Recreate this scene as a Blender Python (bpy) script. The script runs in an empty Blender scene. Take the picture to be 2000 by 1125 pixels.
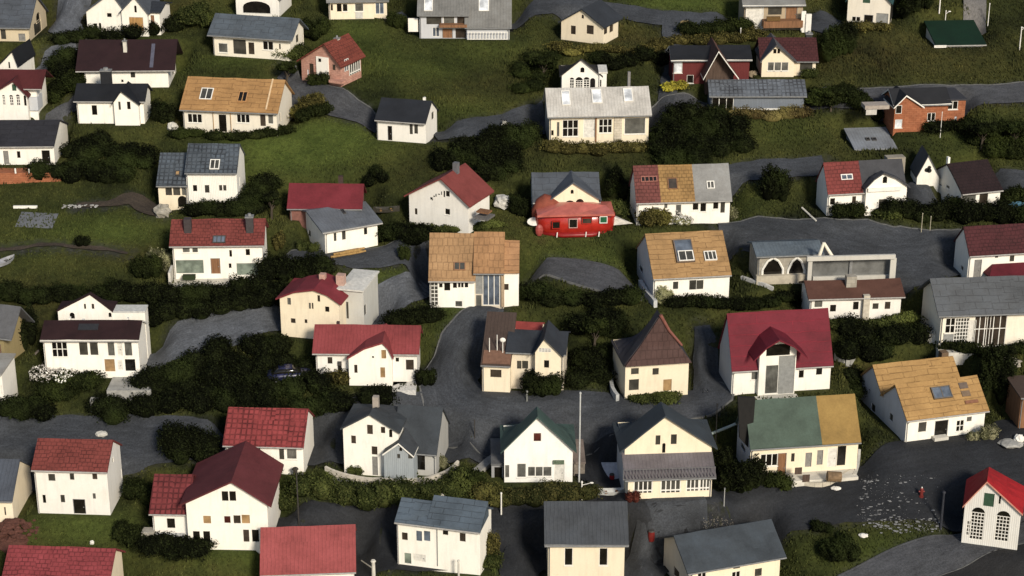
import bpy, math, random
import numpy as np
from mathutils import Vector
from mathutils.geometry import delaunay_2d_cdt
random.seed(4); RNG = np.random.default_rng(7)
SC = bpy.context.scene; COL = SC.collection
R = math.radians

# ------------------------------------------------------------------ camera
PITCH, DIST, HFOV, SLOPE = R(22), 200.0, R(30), math.tan(R(23))
T = math.tan(HFOV/2)
CAM = np.array([0, -DIST*math.cos(PITCH), DIST*math.sin(PITCH)])
FW = np.array([0, math.cos(PITCH), -math.sin(PITCH)])
UP = np.array([0, math.sin(PITCH), math.cos(PITCH)])
RT = np.array([1.0, 0, 0])
def ray(px, py):
    return FW + RT*((px-1000)/1000*T) + UP*((562.5-py)/1000*T)
def on_slope(px, py):
    d = ray(px, py); n = np.array([0, -SLOPE, 1.0])
    return CAM + d*(-(CAM@n)/(d@n))
def px_per_m(P):
    return 1000/T/((np.array(P)-CAM)@FW)

# ------------------------------------------------------------------ materials
MATS = {}
def nd(nt, t, **kw):
    n = nt.nodes.new(t)
    for k, v in kw.items():
        if hasattr(n, k): setattr(n, k, v)
        else: n.inputs[k.replace('_', ' ')].default_value = v
    return n
def base_mat(name, rough=.8, spec=.3, metal=0):
    m = bpy.data.materials.new(name); m.use_nodes = True
    nt = m.node_tree; b = nt.nodes['Principled BSDF']
    b.inputs['Roughness'].default_value = rough; b.inputs['Specular IOR Level'].default_value = spec
    b.inputs['Metallic'].default_value = metal
    return m, nt, b
def rgba(c, k=1.0): return (min(1, c[0]*k), min(1, c[1]*k), min(1, c[2]*k), 1)
def objvec(nt, coord='Object', scale=(1, 1, 1)):
    tc = nd(nt, 'ShaderNodeTexCoord'); oi = nd(nt, 'ShaderNodeObjectInfo')
    mul = nd(nt, 'ShaderNodeMath', operation='MULTIPLY'); mul.inputs[1].default_value = 57.0
    nt.links.new(oi.outputs['Random'], mul.inputs[0])
    mp = nd(nt, 'ShaderNodeMapping'); mp.inputs['Scale'].default_value = scale
    nt.links.new(tc.outputs[coord], mp.inputs['Vector'])
    if coord == 'Object':
        nt.links.new(mul.outputs[0], mp.inputs['Location'])
    return mp.outputs[0]
def ramp(nt, fac, stops):
    r = nd(nt, 'ShaderNodeValToRGB'); nt.links.new(fac, r.inputs[0])
    els = r.color_ramp.elements
    while len(els) < len(stops): els.new(.5)
    for e, (p, c) in zip(els, stops): e.position = p; e.color = c if len(c) == 4 else (*c, 1)
    return r.outputs[0]
def mixc(nt, fac, a, b, mode='MIX'):
    m = nd(nt, 'ShaderNodeMix', data_type='RGBA', blend_type=mode)
    for i, v in ((0, fac), (6, a), (7, b)):
        if isinstance(v, (float, int)): m.inputs[i].default_value = v
        elif isinstance(v, tuple): m.inputs[i].default_value = v
        else: nt.links.new(v, m.inputs[i])
    return m.outputs[2]
def noise(nt, vec, scale, detail=4, rough=.6):
    n = nd(nt, 'ShaderNodeTexNoise'); n.inputs['Scale'].default_value = scale
    n.inputs['Detail'].default_value = detail; n.inputs['Roughness'].default_value = rough
    nt.links.new(vec, n.inputs['Vector']); return n.outputs[0]
def bump(nt, b, h, strength=.4, dist=.05):
    n = nd(nt, 'ShaderNodeBump'); n.inputs['Strength'].default_value = strength; n.inputs['Distance'].default_value = dist
    nt.links.new(h, n.inputs['Height']); nt.links.new(n.outputs[0], b.inputs['Normal'])
def cached(f):
    def g(*a, **k):
        key = (f.__name__, a, tuple(sorted(k.items())))
        if key not in MATS: MATS[key] = f(*a, **k)
        return MATS[key]
    return g
@cached
def stucco(c, boards=False):
    m, nt, b = base_mat('stucco', .9, .2)
    v = objvec(nt); vs = objvec(nt, scale=(2.2, 2.2, .35))
    streak = ramp(nt, noise(nt, vs, 1.0, 5, .7), [(.34, rgba(c, .91)), (.52, rgba(c, 1.0))])
    blot = ramp(nt, noise(nt, v, .55, 5, .62), [(.3, (.93, .915, .88, 1)), (.55, (1, 1, 1, 1))])
    fine = ramp(nt, noise(nt, v, 7, 3, .6), [(.3, (.93, .93, .93)), (.7, (1, 1, 1))])
    out = mixc(nt, .8, mixc(nt, .55, streak, blot, 'MULTIPLY'), fine, 'MULTIPLY')
    oi = nd(nt, 'ShaderNodeObjectInfo')
    out = mixc(nt, 1.0, out, ramp(nt, oi.outputs['Random'], [(0, (.90, .90, .91)), (.5, (1, .995, .975)), (1, (1, 1, 1))]), 'MULTIPLY')
    nt.links.new(out, b.inputs['Base Color'])
    if boards:
        w = nd(nt, 'ShaderNodeTexWave', wave_type='BANDS', bands_direction='X'); w.inputs['Scale'].default_value = 1.7
        w.inputs['Distortion'].default_value = .3
        nt.links.new(v, w.inputs['Vector'])
        ln = ramp(nt, w.outputs[1], [(0, (.62, .6, .56)), (.12, (1, 1, 1))])
        nt.links.new(mixc(nt, .55, out, ln, 'MULTIPLY'), b.inputs['Base Color'])
        bump(nt, b, w.outputs[1], .3, .03)
    else:
        bump(nt, b, noise(nt, v, 14, 3), .25, .02)
    return m
def uvvec(nt):
    tc = nd(nt, 'ShaderNodeTexCoord'); oi = nd(nt, 'ShaderNodeObjectInfo')
    add = nd(nt, 'ShaderNodeVectorMath', operation='ADD'); mul = nd(nt, 'ShaderNodeMath', operation='MULTIPLY')
    mul.inputs[1].default_value = 31.0
    nt.links.new(oi.outputs['Random'], mul.inputs[0]); nt.links.new(tc.outputs['UV'], add.inputs[0]); nt.links.new(mul.outputs[0], add.inputs[1])
    # a slight wander so that courses are not ruled lines
    nz = nd(nt, 'ShaderNodeTexNoise'); nz.inputs['Scale'].default_value = .5; nz.inputs['Detail'].default_value = 3
    nt.links.new(add.outputs[0], nz.inputs['Vector'])
    s = nd(nt, 'ShaderNodeVectorMath', operation='SCALE'); s.inputs[3].default_value = .16
    nt.links.new(nz.outputs[1], s.inputs[0])
    a2 = nd(nt, 'ShaderNodeVectorMath', operation='ADD'); nt.links.new(add.outputs[0], a2.inputs[0]); nt.links.new(s.outputs[0], a2.inputs[1])
    return a2.outputs[0]
@cached
def roofing(c, kind, rough=.75):
    if c != PALER: k_ = .78 if c[0] > 1.6*c[2] else .86; c = (c[0]*k_, c[1]*k_, c[2]*k_)
    m, nt, b = base_mat('roof_'+kind, rough, .25)
    v = uvvec(nt)
    big = ramp(nt, noise(nt, v, .45, 6, .65), [(.25, rgba(c, .66)), (.5, rgba(c)), (.78, rgba((c[0]*1.12, c[1]*1.16, c[2]*1.2), 1.12))])
    fine = ramp(nt, noise(nt, v, 5, 4, .7), [(.28, (.72, .72, .72)), (.7, (1.0, 1.0, 1.0))])
    col = mixc(nt, .75, big, fine, 'MULTIPLY')
    if kind in ('tile', 'grid', 'plank', 'slate', 'bigtile', 'lap'):
        bt = nd(nt, 'ShaderNodeTexBrick')
        W, Hh, M, off = {'tile': (.5, .42, .045, .5), 'grid': (.5, .55, .085, 0.0), 'plank': (2.6, .62, .04, .37), 'slate': (1.7, .8, .04, .5), 'bigtile': (.55, .9, .05, .3), 'lap': (9.0, 1.05, .03, .4)}[kind]
        bt.inputs['Scale'].default_value = 1; bt.inputs['Brick Width'].default_value = W; bt.inputs['Row Height'].default_value = Hh
        bt.inputs['Mortar Size'].default_value = M; bt.inputs['Mortar Smooth'].default_value = .25; bt.offset = off
        bt.inputs['Color1'].default_value = (.80, .78, .76, 1) if kind in ('tile', 'grid') else (.9, .89, .88, 1)
        bt.inputs['Color2'].default_value = (1, 1, 1, 1)
        bt.inputs['Mortar'].default_value = (.36, .34, .33, 1) if kind in ('tile', 'grid', 'bigtile') else ((1.9, 1.7, 1.6, 1) if kind == 'lap' else (.45, .42, .4, 1))
        nt.links.new(v, bt.inputs['Vector'])
        lv = nd(nt, 'ShaderNodeMath', operation='MULTIPLY'); lv.inputs[1].default_value = 1.0
        nt.links.new(ramp(nt, noise(nt, v, .8, 3), [(.32, (.25,)*3), (.6, (1,)*3)]), lv.inputs[0]); lv.inputs[1].default_value = {'tile': .85, 'grid': 1, 'plank': .8, 'slate': .6, 'bigtile': .5, 'lap': .8}[kind]
        col = mixc(nt, lv.outputs[0], col, bt.outputs[0], 'MULTIPLY')
        mo = nd(nt, 'ShaderNodeMath', operation='SUBTRACT'); mo.inputs[0].default_value = 1; nt.links.new(bt.outputs[1], mo.inputs[1])
        bump(nt, b, mo.outputs[0], .6, .06)
    elif kind == 'seam':
        w = nd(nt, 'ShaderNodeTexWave', wave_type='BANDS', bands_direction='X', wave_profile='SAW'); w.inputs['Scale'].default_value = .9
        w.inputs['Distortion'].default_value = .15
        nt.links.new(v, w.inputs['Vector'])
        ln = ramp(nt, w.outputs[1], [(0, (.55, .55, .56)), (.14, (1, 1, 1)), (.9, (.93, .93, .93)), (1, (.75, .75, .75))])
        col = mixc(nt, .7, col, ln, 'MULTIPLY'); bump(nt, b, ln, .5, .05)
    else:
        bump(nt, b, noise(nt, v, 9, 4), .35, .04)
    nt.links.new(col, b.inputs['Base Color'])
    return m
@cached
def plain(c, rough=.8, scale=3.0, var=.7, metal=0, spec=.3):
    m, nt, b = base_mat('surface', rough, spec, metal)
    v = objvec(nt)
    nt.links.new(ramp(nt, noise(nt, v, scale, 5, .65), [(.28, rgba(c, var)), (.66, rgba(c, 1.06))]), b.inputs['Base Color'])
    bump(nt, b, noise(nt, v, scale*4, 3), .25, .03)
    return m
@cached
def wood(c):
    m, nt, b = base_mat('timber', .8, .2)
    v = objvec(nt, scale=(6, 6, .5))
    col = ramp(nt, noise(nt, v, 1.2, 5, .7), [(.3, rgba(c, .5)), (.6, rgba(c)), (.8, rgba(c, 1.2))])
    nt.links.new(col, b.inputs['Base Color']); bump(nt, b, col, .3, .02)
    return m
@cached
def masonry(c, c2, w=.5, h=.25, mortar=.02):
    m, nt, b = base_mat('masonry', .9, .2)
    tc = nd(nt, 'ShaderNodeTexCoord'); sp = nd(nt, 'ShaderNodeSeparateXYZ'); nt.links.new(tc.outputs['Object'], sp.inputs[0])
    ad = nd(nt, 'ShaderNodeMath', operation='ADD'); nt.links.new(sp.outputs[0], ad.inputs[0]); nt.links.new(sp.outputs[1], ad.inputs[1])
    cb = nd(nt, 'ShaderNodeCombineXYZ'); nt.links.new(ad.outputs[0], cb.inputs[0]); nt.links.new(sp.outputs[2], cb.inputs[1])
    bt = nd(nt, 'ShaderNodeTexBrick'); bt.inputs['Scale'].default_value = 1; bt.inputs['Brick Width'].default_value = w; bt.inputs['Row Height'].default_value = h
    bt.inputs['Mortar Size'].default_value = mortar; bt.inputs['Color1'].default_value = rgba(c); bt.inputs['Color2'].default_value = rgba(c2); bt.inputs['Mortar'].default_value = rgba(c, .7)
    nt.links.new(cb.outputs[0], bt.inputs['Vector'])
    n = ramp(nt, noise(nt, tc.outputs['Object'], 1.3, 6, .7), [(.3, (.6, .6, .6)), (.65, (1.05, 1.05, 1.05))])
    nt.links.new(mixc(nt, .8, bt.outputs[0], n, 'MULTIPLY'), b.inputs['Base Color'])
    bump(nt, b, n, .4, .04)
    return m
@cached
def glass(c, rough=.12, curtain=0.0):
    m, nt, b = base_mat('window_glass', rough, .5)
    v = objvec(nt)
    col = ramp(nt, noise(nt, v, .9, 3), [(.35, rgba(c, .55)), (.65, rgba(c, 1.25))])
    if curtain:
        w = nd(nt, 'ShaderNodeTexWave', wave_type='BANDS', bands_direction='X'); w.inputs['Scale'].default_value = 2.2
        w.inputs['Distortion'].default_value = 2.5; nt.links.new(v, w.inputs['Vector'])
        col = mixc(nt, curtain, col, ramp(nt, w.outputs[1], [(0, (.45, .45, .43)), (.8, (1, 1, 1))]), 'MULTIPLY')
    nt.links.new(col, b.inputs['Base Color'])
    return m
@cached
def leaves(c, c2):
    m, nt, b = base_mat('leaves', .9, .04)
    g = nd(nt, 'ShaderNodeNewGeometry')
    col = ramp(nt, g.outputs['Random Per Island'], [(0, rgba(c, .55)), (.55, rgba(c)), (1, rgba(c2))])
    n = ramp(nt, noise(nt, g.outputs['Position'], .55, 4), [(.3, (.62, .62, .6)), (.68, (1.2, 1.2, 1.15))])
    col = mixc(nt, .8, col, n, 'MULTIPLY')
    patch = ramp(nt, noise(nt, g.outputs['Position'], .21, 4, .6), [(.5, (0, 0, 0)), (.68, (.8, .8, .8))])
    nt.links.new(mixc(nt, patch, col, rgba((c2[0]*1.5, c2[1]*1.6, c2[2]*1.3))), b.inputs['Base Color'])
    return m

# ------------------------------------------------------------------ mesh + object helpers
def mesh_obj(name, verts, faces, mats, parent=None, midx=None, uvs=None, smooth=False):
    me = bpy.data.meshes.new(name); me.from_pydata([tuple(map(float, v)) for v in verts], [], faces)
    for m in (mats if isinstance(mats, (list, tuple)) else [mats]): me.materials.append(m)
    if midx: me.polygons.foreach_set('material_index', midx)
    if smooth: me.polygons.foreach_set('use_smooth', [True]*len(me.polygons))
    if uvs is not None:
        l = me.uv_layers.new(name='UVMap'); l.data.foreach_set('uv', np.array(uvs, dtype=np.float32).ravel())
    me.update()
    o = bpy.data.objects.new(name, me); COL.objects.link(o)
    if parent is not None: o.parent = parent
    return o
def tag(o, label=None, cat=None, group=None, kind=None):
    if label: o['label'] = label
    if cat: o['category'] = cat
    if group: o['group'] = group
    if kind: o['kind'] = kind
    return o
def empty(name, loc, rz=0.0):
    o = bpy.data.objects.new(name, None); COL.objects.link(o); o.location = loc; o.rotation_euler = (0, 0, rz); o.empty_display_size = .5
    return o
class MB:
    """collects simple solids into one mesh"""
    def __init__(s): s.v = []; s.f = []
    def add(s, v, f):
        n = len(s.v); s.v += list(v); s.f += [tuple(i+n for i in q) for q in f]; return s
    def box(s, a, b):
        (x0, y0, z0), (x1, y1, z1) = a, b
        return s.add([(x0,y0,z0),(x1,y0,z0),(x1,y1,z0),(x0,y1,z0),(x0,y0,z1),(x1,y0,z1),(x1,y1,z1),(x0,y1,z1)],
                     [(0,3,2,1),(4,5,6,7),(0,1,5,4),(1,2,6,5),(2,3,7,6),(3,0,4,7)])
    def obox(s, o, u, v, n, a, b):
        """box in the frame o + u,v,n"""
        P = lambda p: tuple(np.array(o)+np.array(u)*p[0]+np.array(v)*p[1]+np.array(n)*p[2])
        (x0, y0, z0), (x1, y1, z1) = a, b
        return s.add([P(p) for p in [(x0,y0,z0),(x1,y0,z0),(x1,y1,z0),(x0,y1,z0),(x0,y0,z1),(x1,y0,z1),(x1,y1,z1),(x0,y1,z1)]],
                     [(0,3,2,1),(4,5,6,7),(0,1,5,4),(1,2,6,5),(2,3,7,6),(3,0,4,7)])
    def tube(s, p, q, r0, r1=None, n=8):
        r1 = r0 if r1 is None else r1
        p, q = np.array(p, float), np.array(q, float); d = q-p; d /= np.linalg.norm(d)
        a = np.cross(d, (0, 0, 1) if abs(d[2]) < .9 else (1, 0, 0)); a /= np.linalg.norm(a); b = np.cross(d, a)
        vs = []
        for c, r in ((p, r0), (q, r1)):
            for k in range(n):
                t = 2*math.pi*k/n; vs.append(tuple(c+(a*math.cos(t)+b*math.sin(t))*r))
        fs = [(k, (k+1) % n, n+(k+1) % n, n+k) for k in range(n)]+[tuple(range(n))[::-1], tuple(range(n, 2*n))]
        return s.add(vs, fs)
    def ball(s, c, r, nu=10, nv=6, jit=0, zmin=-9):
        vs = []; fs = []
        r = np.array(r) if hasattr(r, '__len__') else np.array([r]*3)
        for j in range(nv+1):
            for i in range(nu):
                th = math.pi*j/nv; ph = 2*math.pi*i/nu
                d = np.array([math.sin(th)*math.cos(ph), math.sin(th)*math.sin(ph), math.cos(th)])
                k = 1+jit*(random.random()-.5) if 0 < j < nv else 1
                p = d*r*k; p[2] = max(p[2], zmin); vs.append(tuple(np.array(c)+p))
        for j in range(nv):
            for i in range(nu): fs.append((j*nu+i, (j+1)*nu+i, (j+1)*nu+(i+1) % nu, j*nu+(i+1) % nu))
        return s.add(vs, fs)
    def build(s, name, mat, parent=None, smooth=False): return mesh_obj(name, s.v, s.f, mat, parent, smooth=smooth)

def in_poly(p, poly):
    x, y = p; c = False; n = len(poly)
    for i in range(n):
        (x1, y1), (x2, y2) = poly[i], poly[(i+1) % n]
        if (y1 > y) != (y2 > y) and x < (x2-x1)*(y-y1)/(y2-y1)+x1: c = not c
    return c
def holed(poly, holes):
    """triangles of a flat polygon with holes"""
    pts = [Vector(p) for p in poly]; ed = [(i, (i+1) % len(poly)) for i in range(len(poly))]
    for h in holes:
        n = len(pts); pts += [Vector(p) for p in h]; ed += [(n+i, n+(i+1) % len(h)) for i in range(len(h))]
    vv, _, ff, *_ = delaunay_2d_cdt(pts, ed, [], 0, 1e-5)
    out = []
    for f in ff:
        c = sum((vv[i] for i in f), Vector((0, 0)))/len(f)
        if in_poly(c, poly) and not any(in_poly(c, h) for h in holes): out.append(tuple(f))
    return [tuple(v) for v in vv], out

# ------------------------------------------------------------------ colours
WHITE = (.86, .82, .735); CREAM = (.80, .695, .52); IVORY = (.80, .735, .61); GREYW = (.50, .51, .53); SAND = (.66, .58, .46)
S_WHITE, S_CREAM, S_IVORY, S_GREY, S_SAND = [stucco(c) for c in (WHITE, CREAM, IVORY, GREYW, SAND)]
B_WHITE, B_GREY = stucco(WHITE, True), stucco((.33, .36, .38), True)
BRICK = masonry((.30, .105, .05), (.36, .14, .07), .55, .22, .015)
PINKBRICK = masonry((.46, .24, .18), (.52, .29, .22), .55, .22, .015)
STONE = masonry((.38, .35, .29), (.30, .27, .22), .9, .45, .03)
TRIM = plain((.74, .71, .64), .7, 2, .85); DARKTRIM = plain((.06, .055, .05), .7); GREYTRIM = plain((.2, .2, .195), .7); PALETRIM = plain((.36, .34, .31), .7)
CONC = plain((.34, .33, .30), .9, 1.2, .6); PALECONC = plain((.56, .53, .46), .9, 1.0, .72)
TIMBER = wood((.24, .12, .06)); TIMBER_TAN = wood((.42, .24, .09)); TIMBER_GREY = wood((.16, .15, .14)); TIMBER_DARK = wood((.09, .06, .045))
G_DARK = glass((.012, .0105, .008)); G_MID2 = glass((.058, .054, .044), .3, .5); G_MID = glass((.065, .063, .053), .2, .6); G_GREY = glass((.125, .122, .107), .25, .7)
G_TAN = glass((.30, .19, .09), .3); G_GREEN = glass((.17, .20, .16), .25); G_BLUE = glass((.10, .12, .15), .1); G_SKY = glass((.62, .64, .66), .2)
G_RED = glass((.07, .02, .015), .2); G_BROWN = glass((.05, .038, .028), .25, .5)
RED = (.235, .056, .045); BRIGHTRED = (.33, .060, .058); CRIMSON = (.2, .02, .032); PINKRED = (.50, .10, .085); MAROON = (.045, .012, .012); WINE = (.095, .02, .02); OX = (.19, .04, .035)
SLATE = (.085, .095, .11); DSLATE = (.034, .038, .045); BLACKR = (.014, .015, .018); BLUEGREY = (.098, .116, .135); GREYR = (.22, .215, .20); ORANGE = (.46, .255, .10); TAN = (.44, .26, .125)
OCHRE = (.33, .205, .06); GREENGREY = (.07, .10, .076); PALER = (.52, .49, .44)

# ------------------------------------------------------------------ houses
PADS = []      # (x, y, yaw, x0, x1, y0, y1, z)
GROUP = 'houses scattered over the hillside'
STYLE = {'d': (G_DARK, None), 'b': (G_BROWN, None), 'f': (G_DARK, 'v'), 'q': (G_DARK, 'x'), 'g': (G_GREY, 'o'), 'm': (G_MID2, None), 'M': (G_MID2, None), 't': (G_TAN, None),
         'a': (G_DARK, None), 'A': (G_DARK, 'lat'), 'L': (G_MID, 'lat'), 'n': (G_GREEN, 'o'), 'D': (G_DARK, 'dr'), 'G': (plain((.22, .21, .19), .6), 'dr'), 'W': (plain((.66, .63, .56), .6), 'dr'),
         'B': (TIMBER, 'dr'), 'T': (TIMBER_TAN, 'dr'), 'V': (G_GREEN, None), 'r': (G_RED, 'v'), 'N': (plain((.035, .075, .045), .5), None), 'k': (G_BLUE, 'v'), 's': (G_SKY, 'o'), 'c': (plain((.25, .25, .235), .8), None), 'p': (G_MID, 'bars'), 'y': (G_BROWN, 'x')}
class House:
    def __init__(s, label, at, yaw=0.0, wall=S_WHITE, name='house', cat='house', group=GROUP, z=None):
        s.O = on_slope(*at); s.yaw = R(yaw); c, n = math.cos(s.yaw), math.sin(s.yaw)
        s.ex = np.array([c, n, 0]); s.ey = np.array([-n, c, 0]); s.ez = np.array([0, 0, 1.0]); s.wallm = wall
        s.e = tag(empty(name, s.O, s.yaw), label, cat, group); s.b = []
    def turn(s, yaw):
        s.yaw = yaw; c, n = math.cos(yaw), math.sin(yaw); s.ex = np.array([c, n, 0]); s.ey = np.array([-n, c, 0]); s.e.rotation_euler = (0, 0, yaw)
    def pl(s, px, py, yo):                   # pixel ray on the upright plane y = yo -> (x, z)
        d = ray(px, py); t = (yo-(CAM-s.O)@s.ey)/(d@s.ey); P = CAM+d*t-s.O
        return P@s.ex, P[2]
    def col(s, px, P0, D):                   # where a line meets a picture column
        k = (px-1000)/1000*T; w = RT-k*FW; P = s.O+s.ex*P0[0]+s.ey*P0[1]+s.ez*P0[2]; Dw = s.ex*D[0]+s.ey*D[1]
        return -((P-CAM)@w)/(Dw@w)
    def on_roof(s, px, py, b):               # pixel ray on the front roof slope -> (x, y, z)
        n = s.ey*(-b['m'])+s.ez; P0 = s.O+s.ey*b['ye']+s.ez*b['Ze']; d = ray(px, py)
        P = CAM+d*(((P0-CAM)@n)/(d@n))-s.O
        return P@s.ex, P@s.ey, P[2]
    def block(s, x0, x1, yb, ye, yr, kind='x', d=6.5, sx=None, side='r', roof=None, yo=0.0, ov=.32, os=.28, xa=None, wall=None, wins=(), rw=(), lw=(), zones=(), t=.17, rf=.5, hl=0, hr=0, flare=0, pad=True, ov2=None, mwall=None, trim=None, bow=0, yr2=None, drop=.93):
        wall = wall or s.wallm; roof = roof or roofing(SLATE, 'plain')
        cap = 99.0
        if kind == 'x' and yo == 0:          # keep the pitch steep enough for the rear slope to stay hidden
            dd = ray((x0+x1)/2, ye); el = math.asin(-dd[2]/np.linalg.norm(dd)); cap = max(4.0, 2*((ye-yr)/px_per_m(s.O)/(math.sin(el)+.70*math.cos(el))-ov))
        if abs(s.yaw) > R(12): cap = 99.0
        d = min(d, cap)
        if sx is not None and side == 'r' and not s.b and -16 < math.degrees(s.yaw) < 0:
            phi = math.atan((x1-1000)/1000*T); tot = math.asin(min(.5, abs(sx-x1)/(px_per_m(s.O)*min(7.2, cap)))); s.turn(max(R(-14), min(R(3), -phi-tot)))
        elif sx is None and not s.b and kind == 'x' and -16 < math.degrees(s.yaw) < 0: s.turn(s.yaw*.25)
        X0, Z0 = s.pl(x0, yb, yo)
        if not s.b and yo == 0: X0, Z0 = 0.0, 0.0
        X1 = s.col(x1, (0, yo, Z0), (1, 0))
        if sx is not None:
            d = s.col(sx, (X1 if side == 'r' else X0, yo, Z0), (0, 1)); d = min(max(d, 3.8), 8.4, cap)
        b = dict(X0=X0, X1=X1, yo=yo, d=d, Z0=Z0, kind=kind); s.b.append(b)
        Zb = Z0-1.4; xm = (x0+x1)/2; y1 = yo+d
        tv = []; tf = []
        if kind in ('x', 'hip', 'shed', 'flat'):
            Ze = s.pl(xm, ye, yo-ov)[1]; ry = yo+d*rf if kind != 'shed' else y1
            Zr = s.pl(xm, yr, ry)[1] if kind != 'flat' else Ze
            Zr = max(Zr, Ze+.15) if kind != 'flat' else Ze+.02
            b.update(Ze=Ze, Zr=Zr, ry=ry, ye=yo-ov, m=(Zr-Ze)/(ry-yo+ov))
            m = b['m']; zt = Ze+m*ov-t
            ybk = y1+ov; Zbk = Zr-m*(ybk-ry) if kind in ('x', 'hip') else Zr+m*ov*0
            if kind == 'x' and rf != .5: m2 = (Zr-max(zt, Z0+1.5))/(y1-ry); Zbk = Zr-m2*(ybk-ry)
            ztb = (Zbk+(Zr-Zbk)*(ov/(ybk-ry))-t) if kind in ('x', 'hip') else Zr-t-.01
            b['zt'] = zt
            if kind == 'x':
                xs = sorted(set([X0-os, X1+os]+[s.pl(z[0], ye, yo-ov)[0] for z in zones]))
                fin = [xs[0]]
                for a, c in zip(xs, xs[1:]):
                    n = max(1, int((c-a)/1.3)); fin += [a+(c-a)*k/n for k in range(1, n+1)]
                prof = [(yo-ov, Ze)]
                for k in (1/3, 2/3): prof.append((yo-ov+(ry-yo+ov)*k, Ze+(Zr-Ze)*k-flare*math.sin(math.pi*k)))
                prof += [(ry, Zr), (ybk, Zbk)]
                np_ = len(prof)
                for x in fin:
                    for (y, z) in prof:
                        tv.append((x, y, z+random.uniform(-.035, .035)-bow*math.sin(math.pi*(x-fin[0])/(fin[-1]-fin[0]))))
                for i in range(len(fin)-1):
                    for j in range(np_-1): tf.append((i*np_+j, (i+1)*np_+j, (i+1)*np_+j+1, i*np_+j+1))
            elif kind == 'hip':
                tv = [(X0-os, yo-ov, Ze), (X1+os, yo-ov, Ze), (X1+os, ybk, Zbk), (X0-os, ybk, Zbk), (X0-os+hl, ry, Zr), (X1+os-hr, ry, Zr)]
                tf = [(0, 1, 5, 4), (1, 2, 5), (2, 3, 4, 5), (3, 0, 4)]
            else:
                tv = [(X0-os, yo-ov, Ze), (X1+os, yo-ov, Ze), (X1+os, ybk, Zr+m*ov*(kind == 'shed')), (X0-os, ybk, Zr+m*ov*(kind == 'shed'))]; tf = [(0, 1, 2, 3)]
            front = [(X0, Zb), (X1, Zb), (X1, zt), (X0, zt)]
            if kind == 'x': sd = [(yo, Zb), (y1, Zb), (y1, ztb), (ry, Zr-t), (yo, zt)]
            elif kind == 'hip': sd = [(yo, Zb), (y1, Zb), (y1, zt), (yo, zt)]; ztb = zt
            else: sd = [(yo, Zb), (y1, Zb), (y1, ztb), (yo, zt)]
            back = [(X0, Zb), (X1, Zb), (X1, ztb), (X0, ztb)]
            sdl = sdr = sd
        else:                                 # 'y': the gable faces the front
            yf = yo-ov; Xa = s.pl(xa if xa else xm, yr, yf)[0]; Zr = s.pl(xa if xa else xm, yr, yf)[1]
            Ze = s.pl(x0, ye, yf)[1]; b.update(Zr=Zr, Ze=Ze, Xa=Xa, ye=yf, ry=yo+d/2, m=0)
            ml = (Zr-Ze)/(Xa-X0+os); mr = (Zr-Ze)/(X1+os-Xa)
            zl = Ze+ml*os-t; zr = Ze+mr*os-t; b['zt'] = zl
            yb2 = y1+(ov if ov2 is None else ov2)
            prof = [(X0-os, Ze), ((X0-os+Xa)/2, (Ze+Zr)/2-flare), (Xa, Zr), ((X1+os+Xa)/2, (Ze+Zr)/2-flare), (X1+os, Ze)]
            n = max(3, int(d/1.1)); rl = 1e9
            if yr2 is not None:                   # half-hipped rear end: the ridge stops short and the rear slope falls away
                rr = ray(1000, yr2); vv = UP-FW*((562.5-yr2)/1000*T); P0 = s.O+s.ex*Xa+s.ey*yf+s.ez*Zr; rl = max(.5, -((P0-CAM)@vv)/(s.ey@vv))
            for k in range(n+1):
                y = yf+(yb2-yf)*k/n; q = min(1, max(0, (y-yf-rl)/max(.1, yb2-yf-rl)))*drop
                if rl < yb2-yf and k > 0 and abs(y-yf-rl) <= (yb2-yf)/n/2: y, q = yf+rl, 0
                for (x, z) in prof: tv.append((x, y, z-(z-Ze)*q+random.uniform(-.03, .03)))
            for k in range(n):
                for j in range(4): tf.append((k*5+j, k*5+j+1, (k+1)*5+j+1, (k+1)*5+j))
            fl = flare
            front = [(X0, Zb), (X1, Zb), (X1, zr-fl*.1), ((X1+Xa)/2, (zr+Zr-t)/2-fl), (Xa, Zr-t), ((X0+Xa)/2, (zl+Zr-t)/2-fl), (X0, zl-fl*.1)]
            back = front if rl > 1e8 else [(X0, Zb), (X1, Zb), (X1, min(zl, zr)-.02), (X0, min(zl, zr)-.02)]; sdl = [(yo, Zb), (y1, Zb), (y1, zl), (yo, zl)]; sdr = [(yo, Zb), (y1, Zb), (y1, zr), (yo, zr)]
        b.update(Zb=Zb)
        # roof slab: top sheet, underside, skirt
        n = len(tv); faces = [tuple(f) for f in tf]; edges = {}
        for f in tf:
            for a, c in zip(f, f[1:]+f[:1]): edges[(a, c)] = 1
        vs = tv+[(x, y, z-t) for (x, y, z) in tv]
        faces += [tuple(n+i for i in reversed(f)) for f in tf]
        faces += [(c, a, n+a, n+c) for (a, c) in edges if (c, a) not in edges]
        mats = [roof]+[z[1] for z in zones]; spl = [s.pl(z[0], ye, yo-ov)[0] for z in zones]
        uvs = []; mi = []
        if trim: mats = mats+[trim]
        nt_ = len(tf)
        for q, f in enumerate(faces):
            P = [Vector(vs[i]) for i in f]; nn = (P[1]-P[0]).cross(P[2]-P[0])
            nn = nn.normalized() if nn.length > 1e-9 else Vector((0, 0, 1))
            h = Vector((0, 0, 1)).cross(nn); h = h.normalized() if h.length > .05 else Vector((1, 0, 0)); sdir = nn.cross(h)
            for p in P: uvs.append((p.dot(h), p.dot(sdir)))
            cx = sum(p.x for p in P)/len(P); k = sum(1 for v in spl if cx > v)
            mi.append(len(mats)-1 if (trim and q >= 2*nt_) else k)
        b['roof'] = mesh_obj('roof', vs, faces, mats, s.e, mi, uvs)
        # walls with real openings
        wv = []; wf = []; wm = []
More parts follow.
